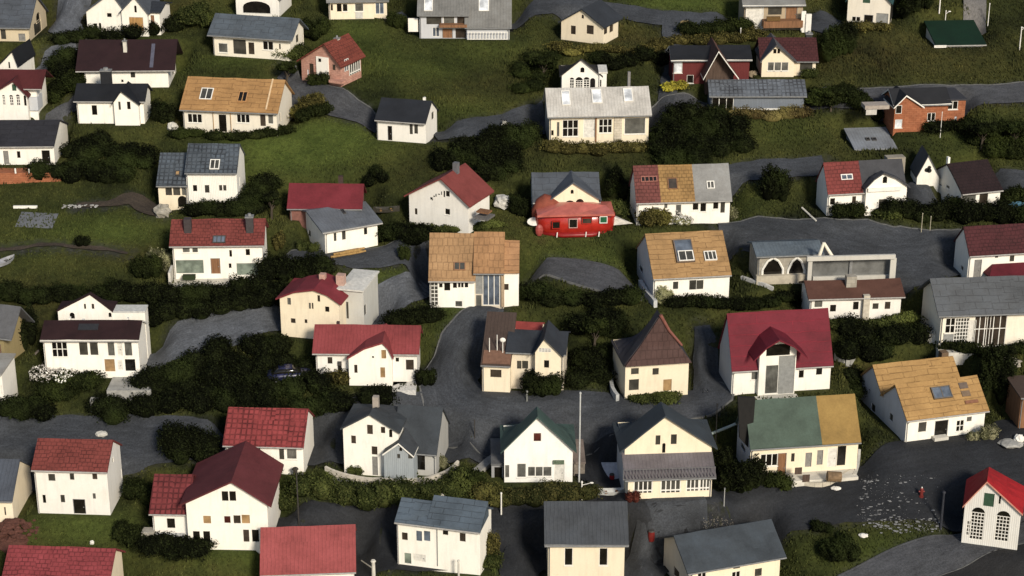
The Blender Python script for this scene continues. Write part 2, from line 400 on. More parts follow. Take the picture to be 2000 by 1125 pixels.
        def face(poly, to3, nrm, holes, mat=0):
            keep = [h for h in holes if all(in_poly(p, poly) for p in h)]
            vv, ff = holed(poly, keep); k = len(wv)
            wv.extend(to3(p, 0) for p in vv)
            for f in ff:
                P = [Vector(wv[k+i]) for i in f]
                g = tuple(k+i for i in f)
                wf.append(g if (P[1]-P[0]).cross(P[2]-P[0]).dot(nrm) > 0 else g[::-1]); wm.append(mat)
            for h in keep:
                k = len(wv); n = len(h); wv.extend(to3(p, 0) for p in h); wv.extend(to3(p, -.13) for p in h)
                for i in range(n): wf.append((k+i, k+(i+1) % n, k+n+(i+1) % n, k+n+i)); wm.append(mat)
            return keep
        mats = [wall]+([mwall] if mwall else [])  # greyer copy for the side walls, with their shade in the colour
        def planes(key):
            if key == 'f': return front, (lambda p, o: (p[0], yo-o, p[1])), Vector((0, -1, 0))
            if key == 'r': return sdr, (lambda p, o: (X1+o, p[0], p[1])), Vector((1, 0, 0))
            return sdl, (lambda p, o: (X0-o, p[0], p[1])), Vector((-1, 0, 0))
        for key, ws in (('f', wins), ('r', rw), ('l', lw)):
            poly, to3, nrm = planes(key); lo = (min(p[0] for p in poly)+.08, max(p[0] for p in poly)-.08)
            hs = []
            for w in ws:
                st = w[4] if len(w) > 4 else 'd'
                c = []
                for (px, py) in ((w[0], w[1]), (w[2], w[3])):
                    if key == 'f': c.append(s.pl(px, py, yo))
                    else:
                        XX = X1 if key == 'r' else X0; dd = ray(px, py); tt = (XX-(CAM-s.O)@s.ex)/(dd@s.ex); P = CAM+dd*tt-s.O
                        c.append((P@s.ey, P[2]))
                u0, u1 = sorted((c[0][0], c[1][0])); v0, v1 = sorted((c[0][1], c[1][1]))
                u0, u1, v0, v1 = u0-.02, u1+.02, v0-.03, v1+.03
                u0, u1 = max(u0, lo[0]), min(u1, lo[1])
                if key == 'f' and kind != 'y': v1 = min(v1, zt-.06)
                if STYLE[st][1] == 'dr' and v0 < Z0+.6: v0 = Z0+.05
                v0 = max(v0, Z0+.03)
                if u1-u0 < .15 or v1-v0 < .15: continue
                h = [(u0, v0), (u1, v0), (u1, v1), (u0, v1)]
                if st in 'aA':
                    r = (u1-u0)/2; h = [(u0, v0), (u1, v0)]+[((u0+u1)/2+r*math.cos(q), v1-min(r, (v1-v0)*.5)+min(r, (v1-v0)*.5)*math.sin(q)) for q in np.linspace(0, math.pi, 9)]
                hs.append((h, st, (u0, u1, v0, v1)))
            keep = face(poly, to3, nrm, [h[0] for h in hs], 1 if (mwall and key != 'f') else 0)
            for h, st, (u0, u1, v0, v1) in hs:
                s.opening(h, st, (u0, u1, v0, v1), to3, nrm, -.07 if h in keep else .03)
        k = len(wv); wv.extend((p[0], y1, p[1]) for p in back)
        vv, ff = holed(back, []); k = len(wv); wv.extend((p[0], y1, p[1]) for p in vv)
        for f in ff: wf.append(tuple(k+i for i in f)); wm.append(0)
        b['wall'] = mesh_obj('wall', wv, wf, mats, s.e, wm)
        if kind in ('x', 'shed') and X1-X0 > 2.5 and pad:
            gm = MB(); gy, gz = yo-ov-.09, Ze-.13
            gm.tube((X0-os+.02, gy, gz), (X1+os-.02, gy, gz), .075, .075, 6)
            xd = X1-.12 if X0 < 0 or len(s.b) > 1 else X0+.12
            gm.tube((xd, gy, gz), (xd, yo-.07, gz-.45), .045, .045, 5).tube((xd, yo-.07, gz-.45), (xd, yo-.07, Z0-.3), .045, .045, 5)
            gm.build('gutter', GREYTRIM if wall not in (S_WHITE,) else PALETRIM, s.e)
        if pad: PADS.append((s.O[0], s.O[1], s.yaw, X0, X1, yo, y1, s.O[2]+(0 if yo >= 0 or abs(Z0) < .8 else Z0)))
        return b
    def opening(s, h, st, rect, to3, nrm, dep):
        u0, u1, v0, v1 = rect; mat, fr = STYLE[st]
        if fr in ('v', 'x', 'o') and u1-u0 < .62: fr = None
        elif fr in ('v', 'x') and u1-u0 < .8: fr = 'o'
        door = fr == 'dr'
        n = len(h); vs = [to3(p, dep) for p in h]
        P = [Vector(v) for v in vs]; f = tuple(range(n))
        if (P[1]-P[0]).cross(P[2]-P[1]).dot(nrm) < 0: f = f[::-1]
        vs2 = vs+[to3(p, dep-.04) for p in h]; fs = [f]+[(i, (i+1) % n, n+(i+1) % n, n+i) for i in range(n)]
        o = mesh_obj('door' if door else 'window', vs2, fs, mat, s.e)
        if fr is None: return
        m = MB(); w = .045 if u1-u0 < 1 else .06
        def bar(a, b_, c, d_, e=.05):
            q = [to3(p, dep+e) for p in ((a, c), (b_, c), (b_, d_), (a, d_))]+[to3(p, dep+.004) for p in ((a, c), (b_, c), (b_, d_), (a, d_))]
            m.add(q, [(0,1,2,3), (7,6,5,4), (0,4,5,1), (1,5,6,2), (2,6,7,3), (3,7,4,0)])
        if fr == 'dr':
            bar(u0, u0+w, v0, v1); bar(u1-w, u1, v0, v1); bar(u0+w, u1-w, v1-w, v1)
            m.build('door_frame', GREYTRIM if st in 'DBG' else TRIM, o)
            k = MB(); p = to3((u1-.2, v0+min(1.0, (v1-v0)*.45)), dep+.05); k.ball(p, .055, 6, 4); k.build('handle', GREYTRIM, o)
            return
        if fr == 'lat':
            nx = max(2, round((u1-u0)/.32)); nz = max(3, round((v1-v0)/.42)); top = v1-(u1-u0)/2*(.9 if st == 'A' else 0)
            for i in range(nx+1): x = u0+(u1-u0-.06)*i/nx; bar(x, x+.06, v0, top)
            for i in range(nz+1): z = v0+(top-v0-.06)*i/nz; bar(u0, u1, z, z+.06, .06)
        elif fr == 'bars':
            nx = max(3, round((u1-u0)/.45))
            for i in range(nx+1): x = u0+(u1-u0-.1)*i/nx; bar(x, x+.1, v0, v1)
            bar(u0, u1, v0+.2, v0+.32, .06)
        else:
            bar(u0, u0+w, v0, v1); bar(u1-w, u1, v0, v1); bar(u0+w, u1-w, v1-w, v1); bar(u0+w, u1-w, v0, v0+w)
            if fr in 'vx':
                nx = 1 if u1-u0 < 1.5 else (2 if u1-u0 < 2.6 else 3)
                for i in range(1, nx+1): c = u0+(u1-u0)*i/(nx+1); bar(c-.04, c+.04, v0+w, v1-w)
            if fr == 'x': c = (v0+v1)/2; bar(u0+w, u1-w, c-.035, c+.035, .055)
        m.build('frame', TRIM, o)
        if st in 'fqgms' and dep < 0:
            k = MB(); q = [to3(p, e) for e in (.07, -.1) for p in ((u0-.06, v0-.07), (u1+.06, v0-.07), (u1+.06, v0-.004), (u0-.06, v0-.004))]
            k.add(q, [(0,1,2,3), (7,6,5,4), (0,4,5,1), (1,5,6,2), (2,6,7,3), (3,7,4,0)]); k.build('sill', TRIM, o)
    def skylight(s, px0, py0, px1, py1, mat=G_DARK, frame=TRIM, k=0, raised=.12, bars=1):
        b = s.b[k]; A = s.on_roof(px0, py1, b); B = s.on_roof(px1, py1, b); C = s.on_roof(px0, py0, b)
        w = B[0]-A[0]; h = math.hypot(C[1]-A[1], C[2]-A[2]); q = math.atan(b['m'])
        v = (0, math.cos(q), math.sin(q)); n = (0, -math.sin(q), math.cos(q)); o = (A[0], A[1], A[2]); u = (1, 0, 0); e = .09
        f = MB()
        for (a, c) in (((0, 0), (w, e)), ((0, h-e), (w, h)), ((0, e), (e, h-e)), ((w-e, e), (w, h-e))):
            f.obox(o, u, v, n, (a[0], a[1], -.1), (c[0], c[1], raised))
        for i in range(bars): x = w*(i+1)/(bars+1); f.obox(o, u, v, n, (x-.04, e, .0), (x+.04, h-e, raised-.02))
        fo = f.build('skylight', frame, s.e)
        g = MB(); g.obox(o, u, v, n, (e, e, -.1), (w-e, h-e, raised-.05)); g.build('pane', mat, fo)
    def patch(s, px0, py0, px1, py1, mat, name='roof_patch', k=0):
        b = s.b[k]; A = s.on_roof(px0, py1, b); B = s.on_roof(px1, py1, b); C = s.on_roof(px0, py0, b)
        w = B[0]-A[0]; h = math.hypot(C[1]-A[1], C[2]-A[2]); q = math.atan(b['m'])
        v = (0, math.cos(q), math.sin(q)); n = (0, -math.sin(q), math.cos(q))
        g = MB(); g.obox(A, (1, 0, 0), v, n, (0, 0, -.08), (w, h, .07)); g.build(name, mat, s.e)
    def chimney(s, px0, py0, px1, py1, mat=CONC, k=0, where='r', cap=True, depth=None):
        b = s.b[k]
        if where == 'r': yy = b['ry']; x0, z0 = s.pl(px0, py1, yy); x1, _ = s.pl(px1, py1, yy)
        else:
            x0, yy, z0 = s.on_roof(px0, py1, b); x1 = s.on_roof(px1, py1, b)[0]
        zt = s.pl(px0, py0, yy)[1]; d = depth or max(.4, min(.8, x1-x0))
        m = MB().box((x0, yy, z0-1.3), (x1, yy+d, zt)); o = m.build('chimney', mat, s.e)
        if cap:
            c = MB().box((x0-.07, yy-.07, zt+.003), (x1+.07, yy+d+.07, zt+.12)); w = (x1-x0)*.28
            c.tube(((x0+x1)/2, yy+d/2, zt+.12), ((x0+x1)/2, yy+d/2, zt+.38), w, w*.8); c.build('chimney_cap', GREYTRIM, o)
    def box(s, name, px0, py0, px1, py1, yo, depth, mat, parent=None):
        x0, z1 = s.pl(px0, py0, yo); x1, z0 = s.pl(px1, py1, yo)
        return MB().box((x0, yo, z0), (x1, yo+depth, z1)).build(name, mat, parent or s.e)
    def slab(s, name, px0, px1, py, y0, y1, ztop, zbot, mat):
        x0 = s.pl(px0, py, y0)[0]; x1 = s.pl(px1, py, y0)[0]
        return MB().box((x0, y0, zbot), (x1, y1, ztop)).build(name, mat, s.e)
    def railing(s, px0, px1, yo, z0, h, mat, step=.35, name='railing', py=None):
        py = py or 500
        x0 = s.pl(px0, py, yo)[0]; x1 = s.pl(px1, py, yo)[0]; m = MB()
        m.box((x0, yo, z0+h-.08), (x1, yo+.08, z0+h)); m.box((x0, yo, z0+.05), (x1, yo+.08, z0+.12))
        n = max(2, int((x1-x0)/step))
        for i in range(n+1):
            x = x0+(x1-x0-.07)*i/n; m.box((x, yo+.005, z0+.12), (x+.07, yo+.075, z0+h-.08))
        return m.build(name, mat, s.e)
# ------------------------------------------------------------------ the houses, back row first
def rf(c, k, r=.75): return roofing(c, k, r)
GREYW_T = plain((.3, .29, .28), .6)
# ---- top rows
h = House('narrow cream house with a dark slate roof and tall pointed gable, top left corner', (-32, 80), -9, stucco((.62, .52, .36)))
h.block(-32, 58, 80, 53, -10, sx=92, roof=rf(SLATE, 'slate'), wins=[(1, 58, 12, 76, 'm'), (36, 66, 50, 82, 'G')], rw=[(70, 28, 79, 40, 'a'), (66, 48, 83, 72, 'M')])
h = House('rambling white house with a slate hood, an ochre garage door and an orange door', (172, 66), -6)
h.block(172, 248, 66, 24, -16, 'y', d=7, xa=216, roof=rf(SLATE, 'slate'), wins=[(183, 46, 190, 56, 'd'), (193, 45, 198, 56, 'a'), (209, 26, 218, 33, 'd')])
h.block(240, 290, 61, 26, -8, 'y', d=5, xa=262, yo=-.5, roof=rf(SLATE, 'plain'), wins=[(251, 33, 281, 56, 'T'), (262, 11, 267, 24, 'a')])
h.block(288, 313, 50, 23, 2, 'x', d=4.5, yo=.3, roof=rf(DSLATE, 'slate'), wins=[(294, 30, 302, 50, 'B')])
h = House('long white farmhouse under a huge near-black maroon roof', (167, 172), 2)
h.block(167, 330, 172, 137, 77, d=7.6, roof=rf((.028, .011, .012), 'plain'), ov=.5, os=.9, wins=[(197, 140, 208, 152, 'f'), (255, 140, 264, 151, 'm'), (237, 156, 241, 160, 'd')], rw=[(336, 130, 341, 142, 'm')])
h.chimney(241, 82, 248, 102, PALECONC, where='s')
h.patch(292, 86, 299, 132, plain((.09, .09, .12), .5), 'roof_panel')
h = House('small white cottage with a near-black roof, front gable and a dark square stack', (153, 241), -9)
h.block(153, 283, 241, 197, 163, d=6, sx=297, roof=rf(BLACKR, 'plain'), wins=[(179, 206, 190, 224, 'd')])
h.block(225, 273, 240, 203, 177, 'y', xa=236, d=3.4, yo=-.7, roof=rf(BLACKR, 'plain'), wins=[(231, 199, 236, 214, 'm'), (248, 199, 255, 213, 'q')], os=.2)
h.chimney(197, 140, 217, 165, plain(BLACKR, .8), where='r')
h = House('cream house with an orange plank roof and two roof lights, upper left', (360, 258), -9, S_IVORY)
h.block(360, 542, 258, 217, 152, d=7, sx=573, roof=rf(ORANGE, 'plank'), ov=.4,
        wins=[(366, 222, 395, 240, 'f'), (427, 224, 443, 257, 'd'), (462, 223, 488, 240, 'f'), (508, 224, 519, 246, 'b'), (523, 224, 534, 242, 'g')], rw=[(546, 222, 549, 236, 'm'), (560, 226, 563, 234, 'd')])
h.skylight(389, 172, 413, 194, G_MID, TRIM); h.skylight(463, 179, 481, 199, G_DARK, plain((.45, .24, .1), .7))
h.patch(518, 154, 521, 214, plain((.62, .45, .27), .7), 'roof_batten')
h.box('pilaster', 415, 219, 418, 258, -.12, .12, TIMBER_TAN); h.box('pilaster', 449, 219, 452, 258, -.12, .12, TIMBER_TAN)
h = House('low cream bungalow with a wide blue-grey slate roof and a glazed porch', (418, 108), -7, S_IVORY)
h.block(418, 568, 108, 73, 30, d=6, sx=604, roof=rf(BLUEGREY, 'slate'), ov=.5, os=.5, wins=[(426, 84, 445, 103, 'g'), (455, 77, 481, 106, 'M'), (485, 83, 497, 106, 'b'), (513, 80, 534, 98, 'f'), (545, 86, 548, 96, 'd')], rw=[(578, 70, 584, 80, 'm'), (591, 66, 598, 78, 'm')])
h = House('white arched house front cut off by the top edge, behind the blue-grey bungalow', (462, 30), -8)
h.block(462, 546, 30, -4, -60, 'y', d=6, roof=rf(GREYR, 'plain'), wins=[(474, 2, 528, 27, 'A')], flare=.5)
h = House('cream house with three white framed windows and a glazed corner porch, at the top edge', (643, 38), 4, S_CREAM)
h.block(643, 731, 38, 2, -40, d=6, roof=rf(GREYR, 'plain'), sx=630, side='l', wins=[(646, 9, 650, 20, 'b'), (658, 8, 667, 22, 'q'), (669, 8, 679, 22, 'q'), (693, 7, 710, 22, 'g')], lw=[(633, 10, 639, 24, 'm')])
h.block(731, 756, 32, 2, -30, 'shed', d=5, yo=.6, roof=rf(GREYR, 'plain'), wins=[(733, 5, 750, 27, 'k')])
h.box('window_apron', 694, 23, 709, 36, -.06, .06, plain((.55, .53, .48)))
h = House('grey timber-clad house with white roof lights and a brown balcony, at the top edge', (820, 75), 0, S_GREY)
h.block(820, 913, 75, 29, -34, d=7, roof=rf(GREYR, 'seam'), wins=[(833, 32, 862, 47, 'm'), (866, 29, 888, 46, 'g'), (893, 31, 910, 47, 'b'), (845, 54, 858, 71, 'k'), (864, 56, 884, 74, 'B'), (890, 56, 910, 74, 'b')])
h.block(912, 995, 74, 53, -32, d=7, yo=-.6, roof=rf(GREYR, 'seam'), wins=[])
h.skylight(828, -4, 845, 22, G_SKY, TRIM, bars=0); h.skylight(935, -4, 955, 22, G_SKY, TRIM, k=1, bars=0)
h.box('balcony', 858, 49, 912, 54, -1.0, 1.0, TIMBER); h.railing(914, 992, -1.3, .15, 1.0, TRIM, py=68)
h.box('side_screen', 797, 36, 817, 62, .5, .15, S_WHITE)
h = House('small cream house with a slate roof and three dark openings below the top lane', (1096, 77), -27, S_CREAM)
h.block(1096, 1178, 77, 43, 17, 'y', xa=1136, sx=1207, roof=rf(DSLATE, 'plain'), wins=[(1115, 50, 1124, 67, 'b'), (1146, 49, 1159, 67, 'b'), (1136, 29, 1140, 36, 'a')], rw=[(1180, 50, 1185, 64, 'b'), (1191, 46, 1198, 60, 'b')], ov2=.8)
h = House('weathered brown house with a timber balcony and a white decorated door, at the top edge', (1452, 60), 3, stucco((.42, .33, .22)))
h.block(1452, 1566, 60, 10, -22, d=6, roof=rf(GREYR, 'plain'), trim=TRIM, wins=[(1458, 12, 1490, 51, 'W'), (1501, 10, 1526, 28, 'm'), (1535, 14, 1556, 40, 'B')])
h.box('balcony', 1492, 42, 1568, 54, -1.3, 1.3, TIMBER); h.box('flower_box', 1498, 33, 1524, 41, -1.45, .3, plain((.16, .09, .03), .9, 9, .3))
h.box('white_post', 1575, 28, 1583, 72, -1.2, .3, TRIM); h.box('lattice_screen', 1566, 22, 1572, 66, -1.0, .15, TRIM)
h = House('cream house with a dark double door and green window, top right', (1653, 53), -10, S_IVORY)
h.block(1653, 1736, 53, 2, -48, 'y', xa=1690, sx=1757, roof=rf((.03, .075, .075), 'plain'), wins=[(1664, 32, 1680, 42, 'f'), (1688, 29, 1704, 51, 'D'), (1686, -6, 1699, 6, 'N'), (1712, 26, 1733, 51, 'c')], rw=[(1739, 2, 1747, 12, 'm'), (1740, 19, 1745, 25, 'd')])
h = House('low hut with a plain dark green roof and white skirting, in the upper right meadow', (1830, 93), 4, S_WHITE, 'hut', 'hut')
h.block(1830, 1920, 93, 87, 42, 'shed', d=5, roof=rf((.004, .022, .009), 'plain'), ov=.35, wins=[])
h.box('skirting_board', 1825, 89, 1849, 93, -.5, .14, TRIM)
# ---- second row, left edge
h = House('white pointed gable peeping out behind the maroon arcaded house, left edge', (2, 158), -8)
h.block(2, 38, 158, 128, 99, 'y', xa=23, d=5, roof=rf(BLACKR, 'plain'), wins=[(16, 121, 20, 133, 'a')], os=.12)
h = House('white house with four arched windows under a wine red roof, left edge', (-30, 219), -10)
h.block(-30, 75, 219, 172, 135, d=6, roof=rf(WINE, 'plain'), ov=.5, os=.8, wins=[(58, 190, 62, 205, 'm')])
h.block(-16, 55, 218, 188, 157, 'y', xa=24, d=3.2, yo=-.8, roof=rf(WINE, 'plain'), wins=[(4, 186, 11, 205, 'A'), (18, 186, 27, 206, 'A'), (31, 185, 40, 206, 'A'), (46, 187, 52, 206, 'a'), (23, 165, 32, 177, 'N')])
h.box('lean_to', 56, 190, 75, 216, -.3, 2.0, S_GREY)
h = House('white house with a charcoal roof standing on a brown brick plinth, left edge', (-25, 322), -14)
h.block(-25, 108, 322, 285, 234, d=6.5, sx=134, roof=rf((.032, .031, .036), 'slate'), os=.12, wins=[(6, 295, 18, 319, 'G'), (33, 296, 40, 308, 'f'), (81, 294, 99, 319, 'D')], rw=[(118, 293, 125, 314, 'm')])
h.slab('plinth', -30, 116, 322, -2.9, -.03, -.05, -2.6, BRICK); h.box('plinth_opening', 28, 329, 32, 339, -2.94, .05, TRIM); h.box('plinth_opening', 55, 330, 58, 339, -2.94, .05, TRIM)
# ---- second row, centre and right
h = House('small pink brick chapel-like house with a russet roof and a white panelled gable', (590, 158), -27, PINKBRICK)
h.block(590, 667, 158, 120, 85, 'y', xa=632, sx=706, roof=rf((.24, .06, .04), 'tile'), ov=.5, os=.35, wins=[(604, 124, 613, 152, 'b'), (649, 126, 655, 137, 'b'), (600, 136, 603, 153, 's')], rw=[(672, 117, 680, 136, 'k'), (681, 117, 703, 138, 'p')])
h.box('white_panel', 617, 110, 642, 153, -.14, .14, S_WHITE); h.box('arch_window', 622, 114, 627, 121, -.18, .05, G_DARK)
h.chimney(653, 76, 660, 88, PALECONC, where='r')
h.box('front_steps', 642, 156, 668, 165, -.9, .9, PINKBRICK)
h = House('little white cottage with a smooth black half-hipped roof beside the upper lane', (737, 273), -9)
h.block(737, 832, 273, 237, 193, 'x', d=6, sx=859, roof=rf((.02, .022, .027), 'plain'), ov=.4, os=.12, wins=[(757, 246, 766, 271, 'D'), (800, 240, 806, 262, 'm'), (809, 240, 816, 261, 'm'), (784, 238, 788, 242, 'd')], rw=[(843, 221, 848, 230, 'm')])
h.chimney(826, 191, 830, 199, S_WHITE, where='r', cap=False)
h = House('white villa gable with an arcaded porch rising behind the pale tin roofed house', (1097, 192), 0)
h.block(1097, 1172, 192, 149, 115, 'y', xa=1136, d=4.2, yr2=112, roof=rf((.03, .027, .024), 'plain'), wins=[(1134, 132, 1141, 141, 'a'), (1113, 152, 1121, 174, 'A'), (1124, 151, 1138, 174, 'A'), (1140, 151, 1151, 174, 'A'), (1153, 153, 1162, 173, 'a')])
h.block(1170, 1184, 192, 141, 138, 'flat', d=3, yo=-.25, roof=plain((.7, .67, .6)), wins=[(1168, 156, 1174, 169, 'a')], ov=.1, os=.1, pad=False)
h = House('cream house with a pale ribbed tin roof and three white roof lights', (1073, 283), 4, S_CREAM)
h.block(1073, 1266, 283, 226, 170, d=7, sx=1056, side='l', roof=rf(PALER, 'seam', .5), ov=.45,
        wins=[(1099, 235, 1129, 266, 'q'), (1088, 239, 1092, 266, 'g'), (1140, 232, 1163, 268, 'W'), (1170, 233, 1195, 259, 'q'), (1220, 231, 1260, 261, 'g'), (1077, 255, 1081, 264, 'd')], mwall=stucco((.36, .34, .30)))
for a in ((1098, 178, 1115, 206), (1157, 175, 1177, 202), (1219, 173, 1237, 199)): h.skylight(*a, G_SKY, TRIM, bars=0)
h.box('stone_pilaster', 1200, 226, 1214, 280, -.12, .12, masonry((.55, .48, .37), (.6, .53, .42), .6, .3)); h.box('downpipe', 1163, 228, 1165, 278, -.12, .1, TIMBER)
h.chimney(1226, 141, 1231, 170, plain((.2, .19, .18)), where='r', cap=False)
h = House('dark red house with a long black roof and a steep A-frame porch', (1313, 164), 2, stucco((.12, .026, .025), True))
h.block(1313, 1462, 164, 117, 88, d=6, roof=rf(BLACKR, 'plain'), trim=TRIM, wins=[(1342, 147, 1354, 162, 'f'), (1313, 120, 1332, 142, 's')])
h.block(1378, 1432, 162, 154, 100, 'y', xa=1404, d=4, yo=-1.5, roof=rf((.16, .075, .055), 'plank'), trim=TRIM, wall=TIMBER_DARK, ov=1.3, os=.45, pad=False)
h = House('cream house with a maroon roof and grey side slope, triple windows over a picket edge', (1487, 148), 0, S_CREAM)
h.block(1520, 1592, 148, 119, 73, d=6, roof=rf((.085, .025, .025), 'tile'), wins=[(1563, 122, 1586, 138, 'M')])
h.block(1487, 1550, 148, 120, 87, 'y', xa=1517, d=5, yo=-.5, roof=rf((.085, .082, .085), 'plain'), wins=[(1500, 122, 1511, 138, 'g'), (1513, 122, 1525, 138, 'g'), (1527, 122, 1539, 138, 'g'), (1511, 96, 1516, 104, 'f'), (1519, 96, 1523, 104, 'd')], os=.25)
h.chimney(1574, 68, 1586, 80, plain((.03, .03, .03)), where='r')
h = House('long blue-grey metal shed with a white framed window beside the upper road', (1388, 216), 0, stucco((.17, .19, .22), True), 'shed', 'shed')
h.block(1388, 1569, 216, 187, 155, d=6.5, roof=rf((.15, .165, .185), 'grid', .5), wins=[(1391, 191, 1432, 215, 'f')])
h.box('sole_plate', 1434, 212, 1569, 215, -.1, .1, TRIM)
h = House('orange-brown brick house with a charcoal roof and white framed windows, right', (1744, 256), 6, BRICK)
h.block(1744, 1848, 256, 204, 171, d=6, roof=rf((.022, .022, .024), 'plain'), trim=TRIM, wins=[(1812, 221, 1826, 235, 'f'), (1777, 204, 1780, 222, 's'), (1791, 210, 1794, 219, 's')])
h.block(1744, 1797, 258, 211, 186, 'y', xa=1771, d=3.5, yo=-.5, roof=rf((.022, .022, .024), 'plain'), trim=TRIM, wins=[(1750, 206, 1760, 221, 'f'), (1749, 234, 1761, 249, 's')], os=.2)
h.block(1846, 1882, 246, 194, 193, 'flat', d=4.5, yo=.3, roof=plain((.04, .04, .045)), wins=[(1848, 198, 1870, 213, 'f'), (1865, 228, 1868, 239, 's')], ov=.12, os=.12)
h.box('awning', 1690, 207, 1737, 213, -1.1, 1.6, plain((.36, .31, .26))); h.box('awning_valance', 1692, 213, 1712, 224, -1.1, .06, plain((.5, .47, .42)))
h = House('small grey board shed with two tiny dark windows below the brick house', (1672, 292), 6, stucco((.27, .29, .31), True), 'shed', 'shed')
h.block(1672, 1746, 292, 290, 251, 'shed', d=4.2, roof=rf((.25, .265, .285), 'seam', .6), wins=[])
h.skylight(1692, 270, 1700, 275, G_DARK, DARKTRIM, bars=0); h.skylight(1704, 270, 1713, 275, G_DARK, DARKTRIM, bars=0)
# ---- third row
h = House('tall white house with stepped blue-grey roofs and a round dark archway, left of centre', (368, 411), -9, stucco((.83, .80, .73), True))
h.block(368, 466, 411, 337, 280, d=6.8, sx=482, roof=rf(BLUEGREY, 'grid', .6), os=.1, wins=[(377, 362, 385, 373, 'q'), (400, 362, 409, 376, 'm'), (428, 362, 434, 372, 'm'), (436, 362, 442, 372, 'm'), (375, 393, 381, 410, 'L')], rw=[(467, 348, 469, 362, 'd')])
h.skylight(409, 312, 428, 331, G_MID, TRIM)
h.block(312, 368, 410, 362, 298, d=6.4, yo=.25, wall=S_CREAM, roof=rf(BLUEGREY, 'grid', .6), os=.15, wins=[(323, 367, 336, 381, 'M'), (338, 366, 352, 381, 'm'), (355, 366, 367, 381, 'g'), (347, 383, 368, 404, 'a')])
h.skylight(342, 334, 351, 343, G_TAN, DARKTRIM, k=1, bars=0)
h = House('white house with a red tiled roof, two dark stacks and greenish garage doors, left', (341, 546), -8)
h.block(341, 515, 546, 479, 427, d=6.5, sx=524, roof=rf(RED, 'tile'), wins=[(356, 484, 371, 493, 'g'), (375, 484, 387, 493, 'g'), (448, 489, 453, 501, 'q'), (480, 487, 488, 498, 'q'), (447, 515, 452, 523, 'q'), (411, 505, 431, 534, 'B'), (342, 508, 399, 534, 'n'), (461, 514, 512, 537, 'n')])
h.skylight(415, 461, 440, 475, G_BLUE, DARKTRIM, bars=2)
h.chimney(360, 429, 374, 456, plain((.05, .04, .04)), where='s', cap=False); h.chimney(481, 426, 495, 455, plain((.05, .045, .045)), where='s')
h.slab('terrace', 330, 520, 552, -2.4, -.02, .06, -2.0, PALECONC); h.box('planter', 356, 540, 381, 547, -1.2, .7, plain((.03, .045, .015), .9, 12, .3)); h.box('garden_wall', 328, 533, 334, 556, -1.95, 2.2, PALECONC)
h = House('white house with a plain crimson roof half hidden by the grey roofed house in front', (567, 430), -4, plain((.2, .09, .07)))
h.block(567, 704, 430, 407, 358, d=5, roof=rf((.19, .026, .034), 'plain'), wins=[])
h.chimney(661, 345, 670, 360, plain((.05, .03, .025)), where='r', cap=False)
h = House('white house turned to its corner, grey ribbed roof with small hatch', (636, 497), 27)
h.block(636, 738, 497, 444, 397, d=6.6, sx=573, side='l', roof=rf(GREYR and (.15, .16, .175), 'seam', .6), ov=.4, os=.45, wins=[(652, 456, 657, 470, 'm'), (668, 452, 675, 467, 'm'), (711, 446, 717, 457, 'q')], lw=[(602, 448, 607, 463, 'm'), (574, 461, 576, 470, 'd')])
h.skylight(671, 409, 677, 418, G_DARK, DARKTRIM, bars=0)
h = House('white house with a plain red roof, grey stack and black marks under the gable', (800, 438), -26)
h.block(800, 915, 438, 384, 348, 'y', xa=860, d=5, yr2=318, roof=rf((.23, .055, .047), 'plain'), ov=.4, os=.4, wins=[(810, 407, 815, 419, 'b'), (869, 407, 879, 420, 'f'), (871, 373, 878, 384, 'd'), (866, 373, 869, 385, 'd')], ov2=.5)
h.chimney(884, 318, 893, 336, plain((.13, .13, .135)), where='r', cap=False)
g = MB()
for (x, y, w, q) in ((841, 387, 5, 4), (847, 383, 3, 2), (851, 381, 2, 5), (856, 379, 4, 1.5), (862, 377, 1.5, 6), (844, 390, 2, 2)):
    X, Z = h.pl(x, y, 0); g.box((X, -.03, Z-q*.03), (X+w*.05, .02, Z+q*.03))
g.build('wall_marks', plain((.02, .018, .015)), h.e)
h.box('deck', 925, 424, 952, 432, -.6, 1.8, TIMBER_GREY); h.box('deck_seat', 930, 412, 953, 419, -.2, 1.0, TIMBER)
h = House('cream house with a slate roof and arched gable windows, behind the red boat house', (1042, 432), 2, S_CREAM)
h.block(1042, 1170, 432, 394, 336, d=6.5, sx=1028, side='l', roof=rf(SLATE, 'slate'), os=.12, wall=S_WHITE, wins=[])
h.block(1076, 1169, 432, 391, 356, 'y', xa=1120, d=3.4, yo=-.5, roof=rf(SLATE, 'plain'), wins=[(1103, 392, 1123, 409, 'a'), (1125, 389, 1140, 407, 'a'), (1115, 371, 1120, 378, 'a'), (1153, 398, 1160, 408, 'a')])
h = House('white house whose roof is one third maroon, one third tan and one third grey', (1243, 440), 5)
h.block(1243, 1424, 440, 393, 321, d=7, sx=1230, side='l', roof=rf((.19, .06, .05), 'tile'), ov=.35, os=.16, zones=[(1291, rf((.40, .235, .085), 'tile')), (1358, rf((.27, .265, .25), 'plain'))],
        wins=[(1274, 405, 1285, 419, 'g'), (1320, 400, 1330, 425, 'g'), (1353, 397, 1364, 410, 'f'), (1368, 397, 1379, 413, 'f'), (1393, 395, 1403, 408, 'f'), (1408, 395, 1415, 415, 'm'), (1298, 396, 1303, 406, 'g')])
h.skylight(1305, 348, 1324, 370, G_BROWN, TIMBER, bars=0); h.skylight(1381, 354, 1396, 369, G_GREY, TRIM); h.skylight(1252, 345, 1284, 356, G_DARK, plain((.3, .12, .09), .7), bars=3)
h = House('white house, roof part red part slate, with curved front gable and broad stone stack', (1614, 421), 9)
